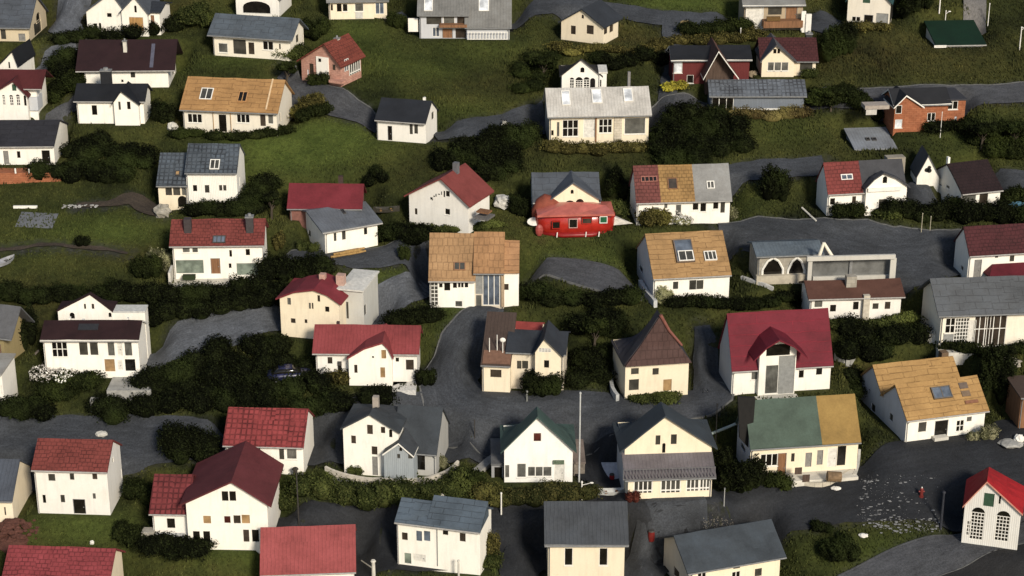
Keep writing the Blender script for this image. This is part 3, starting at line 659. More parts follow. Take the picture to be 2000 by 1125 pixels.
h.block(1614, 1764, 421, 375, 313, d=6.5, sx=1600, side='l', roof=rf((.24, .05, .042), 'tile'), os=.1, zones=[(1686, rf((.06, .06, .065), 'plain'))], wins=[(1622, 388, 1630, 399, 'f'), (1665, 384, 1671, 396, 'b')])
h.block(1688, 1767, 425, 370, 337, 'y', xa=1727, d=3.2, yr2=332, yo=-.7, roof=rf((.06, .06, .065), 'plain'), flare=-.22, wins=[(1717, 390, 1730, 413, 'M'), (1725, 345, 1732, 357, 'a')])
h.box('gable_ledge', 1696, 369, 1760, 372, -.95, .25, TRIM)
h.skylight(1643, 341, 1666, 352, G_BLUE, TRIM, bars=1); h.chimney(1731, 309, 1766, 345, plain((.27, .24, .19), .9, 1.2, .7), where='r', cap=False, depth=1.1)
h = House('white house turned to its corner with a steep dark maroon roof, right', (1874, 420), 16)
h.block(1874, 1950, 420, 375, 313, d=6.5, sx=1815, side='l', roof=rf((.028, .014, .014), 'tile'), os=.12, wins=[(1879, 378, 1905, 401, 'g'), (1914, 377, 1928, 397, 'b')], lw=[(1848, 360, 1854, 370, 'g'), (1834, 358, 1839, 364, 'g')])
h.chimney(1851, 308, 1855, 321, S_WHITE, where='r', cap=False)
h = House('small white gabled outhouse with a black round emblem, left of the maroon corner house', (1790, 362), 0, S_WHITE, 'outhouse', 'outhouse')
h.block(1790, 1833, 362, 347, 303, 'y', xa=1814, d=3.5, roof=rf((.1, .1, .1), 'plain'), os=.1, ov=.12, wins=[])
g = MB()
for (x, y, r) in ((1815, 327, .2), (1810, 332, .24), (1815, 333, .26)):
    X, Z = h.pl(x, y, 0); g.tube((X, .02, Z), (X, -.05, Z), r, r, 12)
g.build('emblem', plain((.012, .012, .012)), h.e)
# ---- fourth row
h = House('white house with a long crimson roof and a lower crimson porch, right edge', (1888, 548), 9)
h.block(1888, 2040, 548, 495, 438, d=6.5, sx=1874, side='l', roof=rf((.082, .018, .02), 'tile'), os=.12, wins=[(1904, 508, 1915, 537, 'G'), (1944, 497, 1949, 503, 'd'), (1973, 500, 1980, 510, 'm')], lw=[(1877, 518, 1881, 529, 'm')])
h.block(1934, 2040, 550, 538, 513, 'hip', d=2.4, hl=.9, yo=-1.3, roof=rf((.12, .012, .02), 'plain'), wins=[], pad=False)
h = House('cream house with a broad grey slate roof and dark glazed bays, right edge', (1833, 681), 5, S_IVORY)
h.block(1833, 2030, 681, 613, 540, d=7, roof=rf((.105, .11, .115), 'slate'), ov=.5, os=.5, wins=[(1848, 622, 1865, 650, 'q'), (1866, 622, 1889, 676, 'L'), (1843, 651, 1864, 678, 'c'), (1892, 626, 1902, 676, 'W'), (1906, 606, 1930, 679, 'y'), (1931, 606, 1961, 679, 'y')])
h.slab('terrace', 1838, 2030, 681, -1.3, -.02, .05, -1.3, PALECONC)
h = House('white house under a tall orange tiled roof with a large dormer window, right of centre', (1275, 592), 8)
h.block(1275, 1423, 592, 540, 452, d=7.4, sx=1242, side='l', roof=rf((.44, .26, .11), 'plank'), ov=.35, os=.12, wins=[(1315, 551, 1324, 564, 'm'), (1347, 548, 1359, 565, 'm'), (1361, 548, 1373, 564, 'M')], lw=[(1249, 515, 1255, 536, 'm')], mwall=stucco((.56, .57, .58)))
h.skylight(1322, 470, 1358, 514, G_BLUE, plain((.16, .12, .09)), bars=0, raised=.25); h.skylight(1326, 493, 1356, 513, G_MID, TRIM, bars=1, raised=.36); h.skylight(1377, 492, 1401, 510, G_MID, TRIM, bars=2, raised=.2)
h = House('grey stone arcade building with two pointed white arches and a glazed lean roof', (1478, 553), 6, STONE, 'arcade', 'arcade')
h.block(1478, 1600, 553, 498, 471, d=4.6, sx=1472, side='l', roof=rf((.13, .155, .175), 'seam', .45), wins=[(1492, 507, 1526, 543, 'a'), (1542, 506, 1567, 542, 'a')])
g = MB()
for (a, c, t, b_) in ((1490, 1528, 504, 543), (1540, 1570, 503, 548)):
    X0, Z1 = h.pl(a, t, 0); X1, Z0 = h.pl(c, b_, 0); w = .3; xm = (X0+X1)/2; zs = Z0+(Z1-Z0)*.45
    pts = [(X0, Z0), (X0, zs), (X0+(xm-X0)*.45, zs+(Z1-zs)*.7), (xm, Z1), (X1-(X1-xm)*.45, zs+(Z1-zs)*.7), (X1, zs), (X1, Z0)]
    for (p, q) in zip(pts, pts[1:]):
        g.tube((p[0], -.04, p[1]), (q[0], -.04, q[1]), .13, .13, 6)
g.build('arch_surround', TRIM, h.e)
h.box('stone_apron', 1478, 540, 1600, 556, -.5, .5, plain((.44, .39, .30), .9, 1.5, .7))
h = House('white ruin with an open upper loggia, rough brown roof and a hollow pointed gable', (1580, 626), 4)
h.block(1580, 1757, 626, 581, 545, d=5, roof=rf((.11, .05, .035), 'plain'), ov=.4, os=.3, bow=.1, wins=[(1591, 587, 1606, 600, 'g'), (1622, 596, 1632, 608, 'd'), (1667, 590, 1676, 604, 'f'), (1705, 593, 1715, 603, 'm'), (1729, 590, 1738, 603, 'b')])
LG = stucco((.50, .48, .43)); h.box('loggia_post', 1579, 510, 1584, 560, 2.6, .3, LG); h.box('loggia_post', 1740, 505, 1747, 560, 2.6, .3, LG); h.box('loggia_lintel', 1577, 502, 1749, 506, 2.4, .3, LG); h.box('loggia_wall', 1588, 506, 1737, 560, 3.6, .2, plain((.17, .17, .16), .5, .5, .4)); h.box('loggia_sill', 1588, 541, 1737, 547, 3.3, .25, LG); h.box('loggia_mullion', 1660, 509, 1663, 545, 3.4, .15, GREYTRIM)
g = MB(); X0, Z0 = h.pl(1599, 503, 3.6); X1, _ = h.pl(1626, 503, 3.6); Z1 = h.pl(1608, 474, 3.6)[1]; Xa = h.pl(1609, 474, 3.6)[0]
g.tube((X0, 3.6, Z0), (Xa, 3.6, Z1), .2, .14); g.tube((X1, 3.6, Z0), (Xa, 3.6, Z1), .2, .14); g.build('pointed_frame', S_IVORY, h.e)
h.chimney(1653, 541, 1673, 560, STONE, where='s', cap=False); h.box('buttress', 1688, 578, 1696, 632, -.5, .5, plain((.5, .45, .36)))
g = MB(); random.seed(9)
for k in range(26): X, Z = h.pl(1640+random.random()*110, 626, -.9-random.random()); g.ball((X, -.7-random.random()*1.2, -.05), .1+random.random()*.2, 6, 4, .5)
g.build('rubble_bed', plain((.3, .2, .13), .9, 3, .5), h.e)
h = House('tall house with a tan shingle roof reaching low over a dark glazed recess, centre', (840, 600), -3)
h.block(840, 927, 600, 548, 455, d=7, roof=rf(TAN, 'bigtile'), os=.12, wins=[(840, 551, 856, 596, 'L'), (858, 554, 864, 561, 'f'), (868, 553, 879, 567, 'f'), (885, 552, 892, 562, 'f'), (895, 552, 899, 561, 'f'), (901, 552, 905, 561, 'f'), (908, 552, 914, 561, 'f'), (889, 588, 903, 599, 'g')])
h.skylight(886, 512, 909, 528, G_MID, plain((.25, .13, .07)), bars=1)
h.block(926, 984, 600, 533, 453, d=7, yo=.15, roof=rf((.46, .25, .115), 'bigtile'), os=.06, wall=S_SAND, wins=[(929, 537, 945, 574, 'c'), (943, 537, 976, 596, 'k'), (930, 577, 940, 598, 'g')])
h.block(983, 1013, 584, 531, 469, d=6, yo=.5, roof=rf((.50, .27, .13), 'plank'), os=.06, wins=[(983, 555, 993, 566, 'b')])
h.box('corner_board', 979, 537, 985, 600, -.1, .25, plain((.38, .28, .18)))
h = House('tall cream house with a curved red roof, salmon stacks and a pale grey rear wing', (550, 656), -13, S_CREAM)
h.block(550, 664, 656, 584, 565, 'y', xa=612, d=5.2, yr2=534, roof=rf((.22, .032, .04), 'plain'), ov=.3, os=.35, flare=-.25, wins=[(561, 582, 568, 595, 'g'), (568, 622, 577, 631, 'b'), (595, 624, 600, 631, 'b'), (603, 592, 607, 603, 'g'), (609, 592, 612, 603, 'b'), (620, 577, 625, 589, 'b'), (635, 599, 643, 609, 'f'), (578, 622, 580, 631, 'g')])
h.block(664, 712, 641, 566, 545, 'hip', d=5, yo=2.2, hl=1.0, hr=1.0, wall=stucco((.55, .54, .49)), roof=plain((.62, .6, .54)), os=.1, wins=[(676, 590, 681, 622, 'm')], rw=[(711, 598, 716, 612, 'm')])
h.chimney(624, 536, 635, 566, plain((.46, .28, .22)), where='r', cap=False); h.chimney(657, 538, 672, 570, plain((.46, .30, .24)), where='r', cap=False)
h = House('white house with a dark maroon roof, large panes and a second white gable behind, left', (91, 738), -9)
h.block(91, 275, 738, 664, 625, d=5.2, sx=290, roof=rf((.030, .012, .012), 'plain'), ov=.35, os=.2, trim=TRIM, wins=[(100, 667, 133, 697, 'q'), (154, 667, 172, 693, 'M'), (175, 667, 192, 693, 'M'), (209, 668, 225, 695, 'g'), (228, 668, 240, 695, 'W'), (242, 667, 259, 695, 'g'), (204, 702, 225, 725, 't'), (229, 704, 240, 722, 'W'), (244, 702, 265, 724, 'd')])
h.block(121, 226, 694, 607, 573, 'y', xa=175, d=2.4, yr2=571, yo=4.4, roof=rf((.030, .012, .012), 'plain'), os=.1, ov=.1, wins=[(164, 594, 168, 603, 'b'), (179, 594, 184, 603, 'b'), (136, 611, 146, 622, 'a'), (212, 611, 219, 619, 'a')])
h.block(226, 289, 690, 608, 607, 'flat', d=1.6, yo=4.5, roof=plain((.55, .54, .5)), wall=S_WHITE, ov=.05, os=.05, wins=[])
for (a, c, e) in ((135, 623, 3), (160, 627, 5), (248, 624, 3)): h.chimney(a, c-2, a+e, c+6, S_WHITE, where='r', cap=False)
h.patch(152, 633, 191, 645, plain((.03, .03, .032), .4), 'solar_panel')
h.slab('terrace', 206, 292, 738, -3.2, -.02, .12, -2.2, CONC); h.slab('terrace_step', 172, 212, 745, -3.9, -3.21, -.6, -2.6, CONC)
h = House('white house with a scarlet ribbed roof sweeping up over a rounded front gable, centre left', (619, 744), -5)
h.block(619, 815, 744, 690, 634, d=6.4, roof=rf((.28, .055, .055), 'seam'), ov=.45, os=.3, wins=[(640, 698, 649, 710, 'b'), (659, 706, 668, 739, 'D'), (773, 699, 779, 706, 'f'), (793, 703, 808, 722, 'b')])
h.block(683, 767, 763, 700, 669, 'y', xa=747, d=4.3, yo=-1.0, roof=rf((.28, .055, .055), 'seam'), os=.16, ov=.25, flare=-.25, wins=[(692, 713, 698, 728, 'b'), (745, 684, 754, 700, 't'), (743, 718, 752, 737, 't'), (727, 696, 730, 699, 'd')])
h.chimney(657, 630, 663, 636, plain((.05, .03, .03)), where='r', cap=False)
h.slab('terrace', 765, 812, 752, -2.0, -.02, .0, -1.2, plain((.6, .58, .54), .9, 5, .6)); h.box('lantern', 660, 708, 667, 714, -.25, .2, DARKTRIM)
h = House('cream house with a tall brown lean roof left and small slate gable right', (942, 766), -6, S_CREAM)
h.block(942, 996, 766, 713, 614, 'shed', d=5.2, roof=rf((.085, .058, .046), 'seam'), ov=.3, os=.12, wins=[(958, 722, 979, 737, 'b')])
h.patch(942, 684, 997, 710, plain((.16, .085, .055), .8), 'roof_band')
h.block(994, 1100, 747, 689, 645, d=5, yo=1.2, roof=rf(DSLATE, 'plain'), os=.3, wall=S_SAND, wins=[(1010, 705, 1018, 720, 'M'), (1020, 705, 1031, 720, 'M'), (1096, 697, 1104, 728, 'b')])
h.block(1045, 1095, 737, 694, 660, 'y', xa=1063, d=4.0, yo=.3, roof=rf(DSLATE, 'plain'), os=.25, wins=[(1063, 704, 1072, 718, 'f'), (1052, 680, 1076, 688, 'L')])
h.block(1000, 1056, 712, 660, 628, d=3.6, yo=4.8, roof=rf((.33, .06, .05), 'plain'), wins=[], os=.05)
g = MB()
for (x, a, c) in ((956, 660, 688), (971, 654, 684), (982, 664, 690)):
    P = h.on_roof(x, c, h.b[0]); zt = h.pl(x, a, P[1])[1]; g.tube((P[0], P[1], P[2]-.1), (P[0], P[1], zt), .05, .04, 6)
g.ball((P[0], P[1], zt), (.3, .1, .25), 8, 5); g.build('roof_vents', TRIM, h.e)
h = House('cream cottage with a steep triangular brown shingled gable like a witch hat', (1220, 781), 9, S_CREAM)
h.block(1220, 1343, 781, 714, 613, 'y', xa=1289, d=5, sx=1196, side='l', yr2=604, roof=rf((.055, .05, .055), 'plain'), ov=.18, os=.2, flare=.25, wins=[(1233, 720, 1247, 730, 'm'), (1275, 720, 1286, 731, 'm'), (1229, 742, 1247, 761, 'm'), (1296, 742, 1311, 762, 't')])
b = h.b[0]; X0, X1, Xa, zt, Zr = b['X0'], b['X1'], b['Xa'], b['zt'], b['Zr']
pts = [(X0-.15, zt-.12), (X1+.15, zt-.12), (Xa+(X1-Xa)*.62, zt+(Zr-zt)*.34), (Xa+(X1-Xa)*.26, zt+(Zr-zt)*.70), (Xa, Zr-.12), (Xa+(X0-Xa)*.26, zt+(Zr-zt)*.70), (Xa+(X0-Xa)*.62, zt+(Zr-zt)*.34)]
n = len(pts); tv = [(x, -.36-(0 if k > 1 else .22), z) for k, (x, z) in enumerate(pts)]; bv = [(x, -.02, z) for (x, z) in pts]
mesh_obj('gable_shingles', tv+bv, [tuple(range(n)), tuple(range(2*n-1, n-1, -1))]+[((i+1) % n, i, n+i, n+(i+1) % n) for i in range(n)], rf((.10, .055, .048), 'bigtile'), h.e, uvs=[(v[0], v[2]) for f in [tuple(range(n)), tuple(range(2*n-1, n-1, -1))]+[((i+1) % n, i, n+i, n+(i+1) % n) for i in range(n)] for v in [(tv+bv)[i] for i in f]])
g = MB(); g.tube((Xa, -.42, Zr-.02), (Xa+(X1-Xa)*.30, -.42, zt+(Zr-zt)*.66), .17, .15).tube((Xa+(X1-Xa)*.30, -.42, zt+(Zr-zt)*.66), (Xa+(X1-Xa)*.72, -.42, zt+(Zr-zt)*.34), .15, .12); g.build('barge_board', plain((.2, .075, .055), .7), h.e)
h = House('white house with a vast crimson roof and a hooded central doorway, right of centre', (1428, 771), 8)
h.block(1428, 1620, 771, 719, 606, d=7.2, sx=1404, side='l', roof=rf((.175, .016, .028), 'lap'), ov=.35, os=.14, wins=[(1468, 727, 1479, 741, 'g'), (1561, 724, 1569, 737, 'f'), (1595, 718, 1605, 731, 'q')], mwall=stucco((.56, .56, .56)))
h.block(1480, 1551, 773, 704, 664, 'y', xa=1523, d=3.2, yo=-.62, roof=rf((.16, .015, .026), 'plain'), os=.85, ov=1.1, flare=-.3, wins=[(1496, 714, 1518, 768, 'g'), (1522, 696, 1549, 768, 'c'), (1498, 674, 1542, 692, 'd')])  # last window is a dark pane standing in for shade under the hood
h.slab('doorstep', 1478, 1560, 773, -1.6, -.72, .02, -1, PALECONC)
# ---- fifth row
h = House('house with a weathered orange shingle roof, twin pale side gables and roof lights, right', (1767, 865), 15)
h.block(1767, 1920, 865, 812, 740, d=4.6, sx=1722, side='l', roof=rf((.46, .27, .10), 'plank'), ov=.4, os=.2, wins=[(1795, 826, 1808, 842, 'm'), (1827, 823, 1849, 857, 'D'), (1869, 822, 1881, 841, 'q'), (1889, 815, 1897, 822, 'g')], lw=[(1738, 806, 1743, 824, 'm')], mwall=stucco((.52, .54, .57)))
h.skylight(1824, 757, 1862, 781, G_BLUE, plain((.12, .1, .08)), bars=1, raised=.2); h.patch(1875, 748, 1892, 760, plain((.12, .09, .07)), 'bare_patch'); h.patch(1880, 764, 1897, 775, plain((.16, .11, .07)), 'bare_patch'); h.patch(1886, 783, 1912, 789, plain((.2, .09, .05)), 'bare_patch')
h.box('doorstep', 1826, 857, 1852, 866, -.7, .7, PALECONC)
d1 = h.b[0]['d']; X, Z = h.b[0]['X0'], 0
P = h.O+h.ex*h.b[0]['X0']+h.ey*d1
px = lambda Q: 1000+((Q-CAM)@RT)/((Q-CAM)@FW)*1000/T
py = lambda Q: 562.5-((Q-CAM)@UP)/((Q-CAM)@FW)*1000/T
b0 = h.b[0]; Ev = P+h.ez*(b0['zt']-.05); Pr = h.O+h.ex*b0['X1']+h.ey*d1
h.block(px(P), px(Pr), py(P), py(Ev+(h.O+h.ex*(b0['X0']+b0['X1'])/2-h.O-h.ex*b0['X0'])), 702, d=5.0, yo=d1+.02, roof=rf((.46, .27, .10), 'plank'), ov=.02, os=.22, lw=[(1702, 786, 1708, 812, 'm')], mwall=stucco((.52, .54, .57)))
h.chimney(1838, 690, 1851, 712, plain((.13, .085, .05)), k=1, where='r', cap=False)
h = House('cream house whose long roof is half mossy green and half ochre, over a curved terrace', (1463, 938), 8, S_CREAM)
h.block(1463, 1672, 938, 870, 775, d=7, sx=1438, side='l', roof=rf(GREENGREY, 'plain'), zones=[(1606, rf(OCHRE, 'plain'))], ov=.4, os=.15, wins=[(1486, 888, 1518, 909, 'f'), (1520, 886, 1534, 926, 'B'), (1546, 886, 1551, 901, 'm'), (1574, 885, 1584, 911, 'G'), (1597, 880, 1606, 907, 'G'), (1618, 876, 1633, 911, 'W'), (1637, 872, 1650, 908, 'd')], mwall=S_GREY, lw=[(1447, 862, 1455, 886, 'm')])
h.slab('terrace', 1543, 1676, 938, -1.7, -.02, .5, -1.4, PALECONC); h.box('terrace_niche', 1553, 914, 1566, 926, -1.74, .06, TIMBER_DARK); h.box('terrace_niche', 1568, 928, 1581, 941, -1.74, .06, TIMBER_DARK)
g = MB(); X, Z = h.pl(1626, 925, -2.0); g.tube((X-.55, -2.15, Z-.15), (X+.75, -2.3, Z-.25), .5, .5, 14); g.build('oil_tank', plain((.2, .13, .07), .8, 2, .4), h.e)
g = MB(); X0 = h.b[0]['X0']; Z1 = h.pl(1456, 782, 1.0)[1]; zt = h.b[0]['zt']
g.v = [(X0-.9, .8, zt+.2), (X0+.3, .8, zt-1.2), (X0+.6, 1.4, Z1), (X0-1.1, 1.4, Z1+.2), (X0-.9, 1.1, zt+.2), (X0+.3, 1.1, zt-1.2), (X0+.6, 1.7, Z1), (X0-1.1, 1.7, Z1+.2)]
g.f = [(0,1,2,3), (7,6,5,4), (0,4,5,1), (1,5,6,2), (2,6,7,3), (3,7,4,0)]; g.build('black_flue_screen', plain((.012, .011, .01), .9), h.e)
h = House('tall white house with a red tiled roof and a big dark doorway, lower left', (75, 1002), -10)
h.block(75, 216, 1002, 919, 857, d=7, sx=243, roof=rf(RED, 'tile'), os=.15, wins=[(94, 926, 108, 939, 'm'), (136, 925, 145, 937, 'm'), (180, 923, 190, 936, 'b'), (83, 967, 90, 982, 'q'), (118, 967, 127, 981, 'M'), (181, 964, 187, 974, 'g'), (142, 975, 168, 1001, 'D')], rw=[(219, 896, 222, 901, 'd'), (236, 918, 240, 930, 'g')])
h = House('white house with a scarlet checker tiled roof and curtained windows, left of centre', (443, 923), -9)
h.block(443, 594, 923, 871, 796, d=6.6, sx=615, roof=rf(BRIGHTRED, 'grid'), ov=.4, os=.15, wins=[(481, 873, 494, 897, 'g'), (497, 873, 509, 896, 'g'), (545, 873, 555, 897, 'M'), (559, 873, 580, 897, 'g'), (584, 873, 586, 896, 'M')])
h = House('large white cross-gabled house with wine red roofs and many small dark windows, lower left', (302, 1062), -7)
h.block(302, 369, 1062, 1003, 926, d=6.6, yo=0, roof=rf(OX and (.23, .045, .045), 'grid'), os=.25, wins=[(326, 1013, 342, 1031, 'd')])
h.block(369, 526, 1066, 986, 940, 'y', xa=452, d=7.2, yo=-.9, roof=rf((.13, .03, .032), 'plain'), ov=.5, os=.45, wins=[(433, 960, 446, 978, 'd'), (448, 960, 461, 978, 'd'), (397, 1008, 412, 1022, 't'), (437, 1008, 451, 1022, 'r'), (456, 1007, 470, 1022, 'b'), (472, 1006, 488, 1022, 't'), (377, 1038, 391, 1060, 'd'), (397, 1038, 411, 1060, 'd'), (475, 1035, 487, 1058, 'b'), (492, 1035, 506, 1058, 'd')])
h.box('plinth_render', 303, 1041, 362, 1063, -.12, .12, plain((.45, .45, .44))); h.box('stone_steps', 276, 1040, 303, 1068, -.5, 1.0, STONE)
h = House('cream gabled house with a slate roof that spreads right over a small grey boarded gable', (673, 925), -9)
h.block(673, 780, 925, 838, 808, 'y', xa=722, d=5, yr2=797, roof=rf((.05, .056, .06), 'plain'), ov=.3, os=.2, wins=[(686, 851, 695, 866, 'b'), (717, 830, 728, 848, 'b'), (744, 834, 752, 846, 'b'), (760, 839, 766, 854, 'a'), (726, 872, 737, 888, 'b'), (727, 892, 738, 928, 'G')])
h.block(770, 852, 920, 884, 792, d=6.2, yo=.8, roof=rf((.05, .057, .064), 'plain'), ov=.3, os=.15, wall=stucco((.42, .41, .38)), wins=[(811, 873, 830, 918, 'd')])
h.block(751, 808, 930, 887, 866, 'y', xa=778, d=3.2, yo=-1.0, roof=rf((.06, .065, .07), 'plain'), os=.1, ov=.2, wall=B_GREY, trim=TRIM, wins=[(780, 874, 785, 881, 'a'), (776, 887, 781, 895, 'm'), (798, 885, 806, 895, 'M')])
h.chimney(728, 776, 739, 806, plain((.36, .31, .26)), where='r', cap=False)
h.slab('terrace', 640, 870, 930, -2.6, -.02, -.02, -1.6, PALECONC)
h = House('white barn-like gable house with a dark green-grey roof and a low glazed front, centre', (985, 942), 1, stucco((.84, .82, .77)))
h.block(985, 1118, 942, 884, 813, 'y', xa=1050, d=5, yr2=794, roof=rf((.055, .09, .078), 'plain'), ov=.45, os=.35, wins=[(1042, 846, 1057, 862, 'r'), (986, 909, 994, 932, 'g'), (1010, 906, 1027, 932, 'g'), (1031, 912, 1045, 930, 'g'), (1046, 912, 1060, 930, 'g'), (1061, 912, 1077, 930, 'g'), (1083, 905, 1102, 930, 'W')])
h.box('shop_board', 1080, 900, 1102, 907, -.16, .14, plain((.13, .17, .11), .7, 9, .3))
h.block(1120, 1142, 936, 903, 888, 'shed', d=4, yo=1.4, roof=rf((.25, .2, .17), 'plain'), wall=plain((.2, .17, .14), .8, 3, .5), os=.05, wins=[])
h.block(960, 983, 938, 906, 890, 'shed', d=4.5, yo=1.0, roof=rf((.14, .14, .14), 'plain'), wall=stucco((.3, .3, .3)), os=.05, wins=[(966, 913, 980, 935, 'd')])
h = House('cream gable house with a ribbed mauve-grey veranda roof and rows of white balusters', (1218, 972), 4, S_CREAM)
h.block(1218, 1386, 972, 882, 812, 'y', xa=1300, d=5.5, yr2=784, roof=rf((.042, .052, .06), 'plain'), ov=.35, os=.5, wins=[(1281, 851, 1289, 868, 'm'), (1311, 849, 1321, 867, 'M'), (1294, 866, 1299, 884, 'a')], mwall=S_GREY)
h.block(1226, 1389, 977, 934, 886, 'shed', d=2.2, yo=-2.25, roof=rf((.16, .14, .145), 'seam', .6), ov=.25, os=.35, wins=[(1238, 938, 1274, 962, 'p'), (1291, 936, 1329, 961, 'p'), (1341, 934, 1365, 958, 'p'), (1367, 934, 1386, 957, 'p')])
h.railing(1217, 1397, -2.62, h.b[1]['Ze']-.05, 1.15, plain((.13, .125, .13), .6), .3, 'veranda_rail', 930)
# ---- sixth row, cut by the lower edge
h = House('house with a plain coral red ribbed roof cut off by the lower edge', (516, 1168), 4)
h.block(516, 692, 1168, 1119, 1027, d=7.4, roof=rf((.37, .085, .08), 'seam'), ov=.4, os=.25, wins=[(560, 1130, 580, 1150, 'd')])
h = House('white house with a stepped blue-grey slate roof and shrubs at its corner, lower centre', (777, 1103), -9)
h.block(777, 938, 1103, 1029, 980, d=6.6, sx=978, roof=rf((.10, .125, .15), 'plank', .6), ov=.3, os=.12, wins=[(785, 1040, 796, 1055, 'b'), (813, 1037, 824, 1057, 'k'), (828, 1037, 840, 1057, 'k'), (865, 1036, 875, 1045, 'f'), (898, 1041, 909, 1058, 'b'), (790, 1080, 803, 1101, 'V'), (806, 1081, 831, 1098, 'W')], rw=[(961, 1012, 966, 1026, 'a')])
h.box('downpipe', 853, 1031, 855, 1106, -.1, .09, GREYTRIM)
b = h.b[0]; yy = b['ry']; X0 = h.pl(845, 985, yy)[0]; m = b['m']; Xr = b['X1']+.12
mesh_obj('roof_step', [(X0, yy-2.2, b['Zr']-2.2*m+.05), (Xr, yy-2.2, b['Zr']-2.2*m+.05), (Xr, yy+.5, b['Zr']+.5*m+.1), (X0, yy+.5, b['Zr']+.5*m+.1), (X0, yy-2.2, b['Zr']-2.2*m-.1), (Xr, yy-2.2, b['Zr']-2.2*m-.1), (Xr, yy+.7, b['Zr']-1.2), (X0, yy+.7, b['Zr']-1.2)],
         [(0,1,2,3), (0,3,7,4), (1,5,6,2), (3,2,6,7), (0,4,5,1), (4,7,6,5)], rf((.10, .125, .15), 'plank', .6), h.e, uvs=[(p[0], p[1]) for f in [(0,1,2,3), (0,3,7,4), (1,5,6,2), (3,2,6,7), (0,4,5,1), (4,7,6,5)] for p in [[(X0, 0), (Xr, 0), (Xr, 3), (X0, 3)][i % 4] for i in f]])
h = House('cream house with a dark grey ribbed metal roof and two four-pane windows, lower edge', (1070, 1152), 0, S_CREAM)
h.block(1070, 1218, 1152, 1064, 979, d=7, roof=rf((.07, .075, .082), 'seam', .55), ov=.35, os=.35, trim=GREYTRIM, wins=[(1103, 1071, 1118, 1104, 'q'), (1171, 1071, 1186, 1104, 'q')])
h = House('cream house turned to its corner with a long slate roof, lower edge', (1345, 1170), 18, S_CREAM)
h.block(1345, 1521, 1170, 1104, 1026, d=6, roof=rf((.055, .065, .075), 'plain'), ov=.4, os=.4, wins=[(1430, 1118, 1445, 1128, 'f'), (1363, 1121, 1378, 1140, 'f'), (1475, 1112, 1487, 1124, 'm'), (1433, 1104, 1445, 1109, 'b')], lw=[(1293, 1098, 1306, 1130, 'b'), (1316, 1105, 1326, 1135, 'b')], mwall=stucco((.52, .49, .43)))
h = House('white chapel with a bright red roof and two tall arched lattice windows, lower right', (1877, 1062), -16, stucco((.74, .72, .67), True), 'chapel', 'chapel')
h.block(1877, 1986, 1062, 989, 940, 'y', xa=1928, d=5, yr2=930, drop=.45, roof=rf((.44, .018, .022), 'plain'), ov=.3, os=.18, trim=plain((.58, .26, .19), .6), wins=[(1899, 990, 1918, 1055, 'A'), (1948, 997, 1968, 1058, 'A'), (1923, 963, 1940, 990, 'N'), (1889, 1017, 1895, 1046, 'L'), (1952, 969, 1953.6, 984, 'd')])
h = House('house with a red tiled roof and cream gable ends, cut by the bottom left corner', (18, 1195), -6, S_CREAM)
h.block(18, 215, 1195, 1136, 1067, d=7, sx=245, roof=rf((.30, .055, .06), 'tile'), ov=.3, os=.3, wins=[(80, 1150, 100, 1170, 'd')])
h = House('cream house with a blue-grey ribbed roof, half outside the left edge', (-90, 1020), -6, S_CREAM)
h.block(-90, 28, 1020, 977, 896, d=6.5, roof=rf((.08, .09, .11), 'seam'), os=.15, wins=[(8, 991, 12, 1006, 'm')])
h.slab('plinth', -95, 30, 1020, -1.0, 3, -.03, -2.0, BRICK)
h = House('yellowish house with a steep grey slab roof, half outside the left edge', (-80, 702), -16, stucco((.30, .24, .12)))
h.block(-80, 12, 702, 655, 590, d=5.5, roof=rf((.12, .12, .125), 'plain'), os=1.2, ov=.4, sx=32, wins=[(-4, 672, 4, 700, 'B')])
h = House('white outbuilding with a patterned grille, half outside the left edge', (-60, 802), -4, S_WHITE, 'outbuilding', 'outbuilding')
h.block(-60, 11, 802, 730, 716, 'shed', d=4, roof=rf((.36, .34, .3), 'plain'), os=.1, wins=[(0, 752, 6, 770, 'L')])
h = House('rusty orange timber hut half outside the right edge', (1988, 838), 4, TIMBER, 'hut', 'hut')
h.block(1988, 2060, 838, 775, 757, 'shed', d=4, roof=rf((.09, .06, .045), 'plain'), os=.2, wins=[(2010, 790, 2030, 815, 'b')])
# ------------------------------------------------------------------ terrain
def pad_weight(X, Y):
    Z = Y*SLOPE + .25*np.sin(X*.11+.6)*np.cos(Y*.13) + .12*np.sin(X*.41+Y*.23)
    W = np.zeros_like(X); ZZ = np.zeros_like(X); F = np.zeros_like(X)
    for (ox, oy, yw, x0, x1, y0, y1, z) in PADS:
        c, s = math.cos(yw), math.sin(yw); lx = (X-ox)*c+(Y-oy)*s; ly = -(X-ox)*s+(Y-oy)*c
        dx = np.maximum(np.maximum(x0-lx, lx-x1), 0); dy = np.maximum(np.maximum(y0-ly, (ly-y1)*1.8), 0); d = np.hypot(dx, dy)
        w = np.clip(1-(d-.5)/2.6, 0, 1); w = w*w*(3-2*w); w4 = (w > 0)*(w+.02)/(np.maximum(d-.4, 0)+.12)**3
        ZZ += w4*z; W += w4; F = np.maximum(F, w)
    return np.where(W > 0, Z*(1-F)+F*ZZ/np.maximum(W, 1e-12), Z), F
STEP = .42
fx = np.arange(-84, 84+STEP/2, STEP); fy = np.arange(-48, 72+STEP/2, STEP)
GX, GY = np.meshgrid(fx, fy); GZ, GF = pad_weight(GX, GY)
def hgt(x, y):
    i = min(max((x-fx[0])/STEP, 0), len(fx)-1.001); j = min(max((y-fy[0])/STEP, 0), len(fy)-1.001)
    a, b = int(i), int(j); u, v = i-a, j-b
    return (GZ[b, a]*(1-u)+GZ[b, a+1]*u)*(1-v)+(GZ[b+1, a]*(1-u)+GZ[b+1, a+1]*u)*v
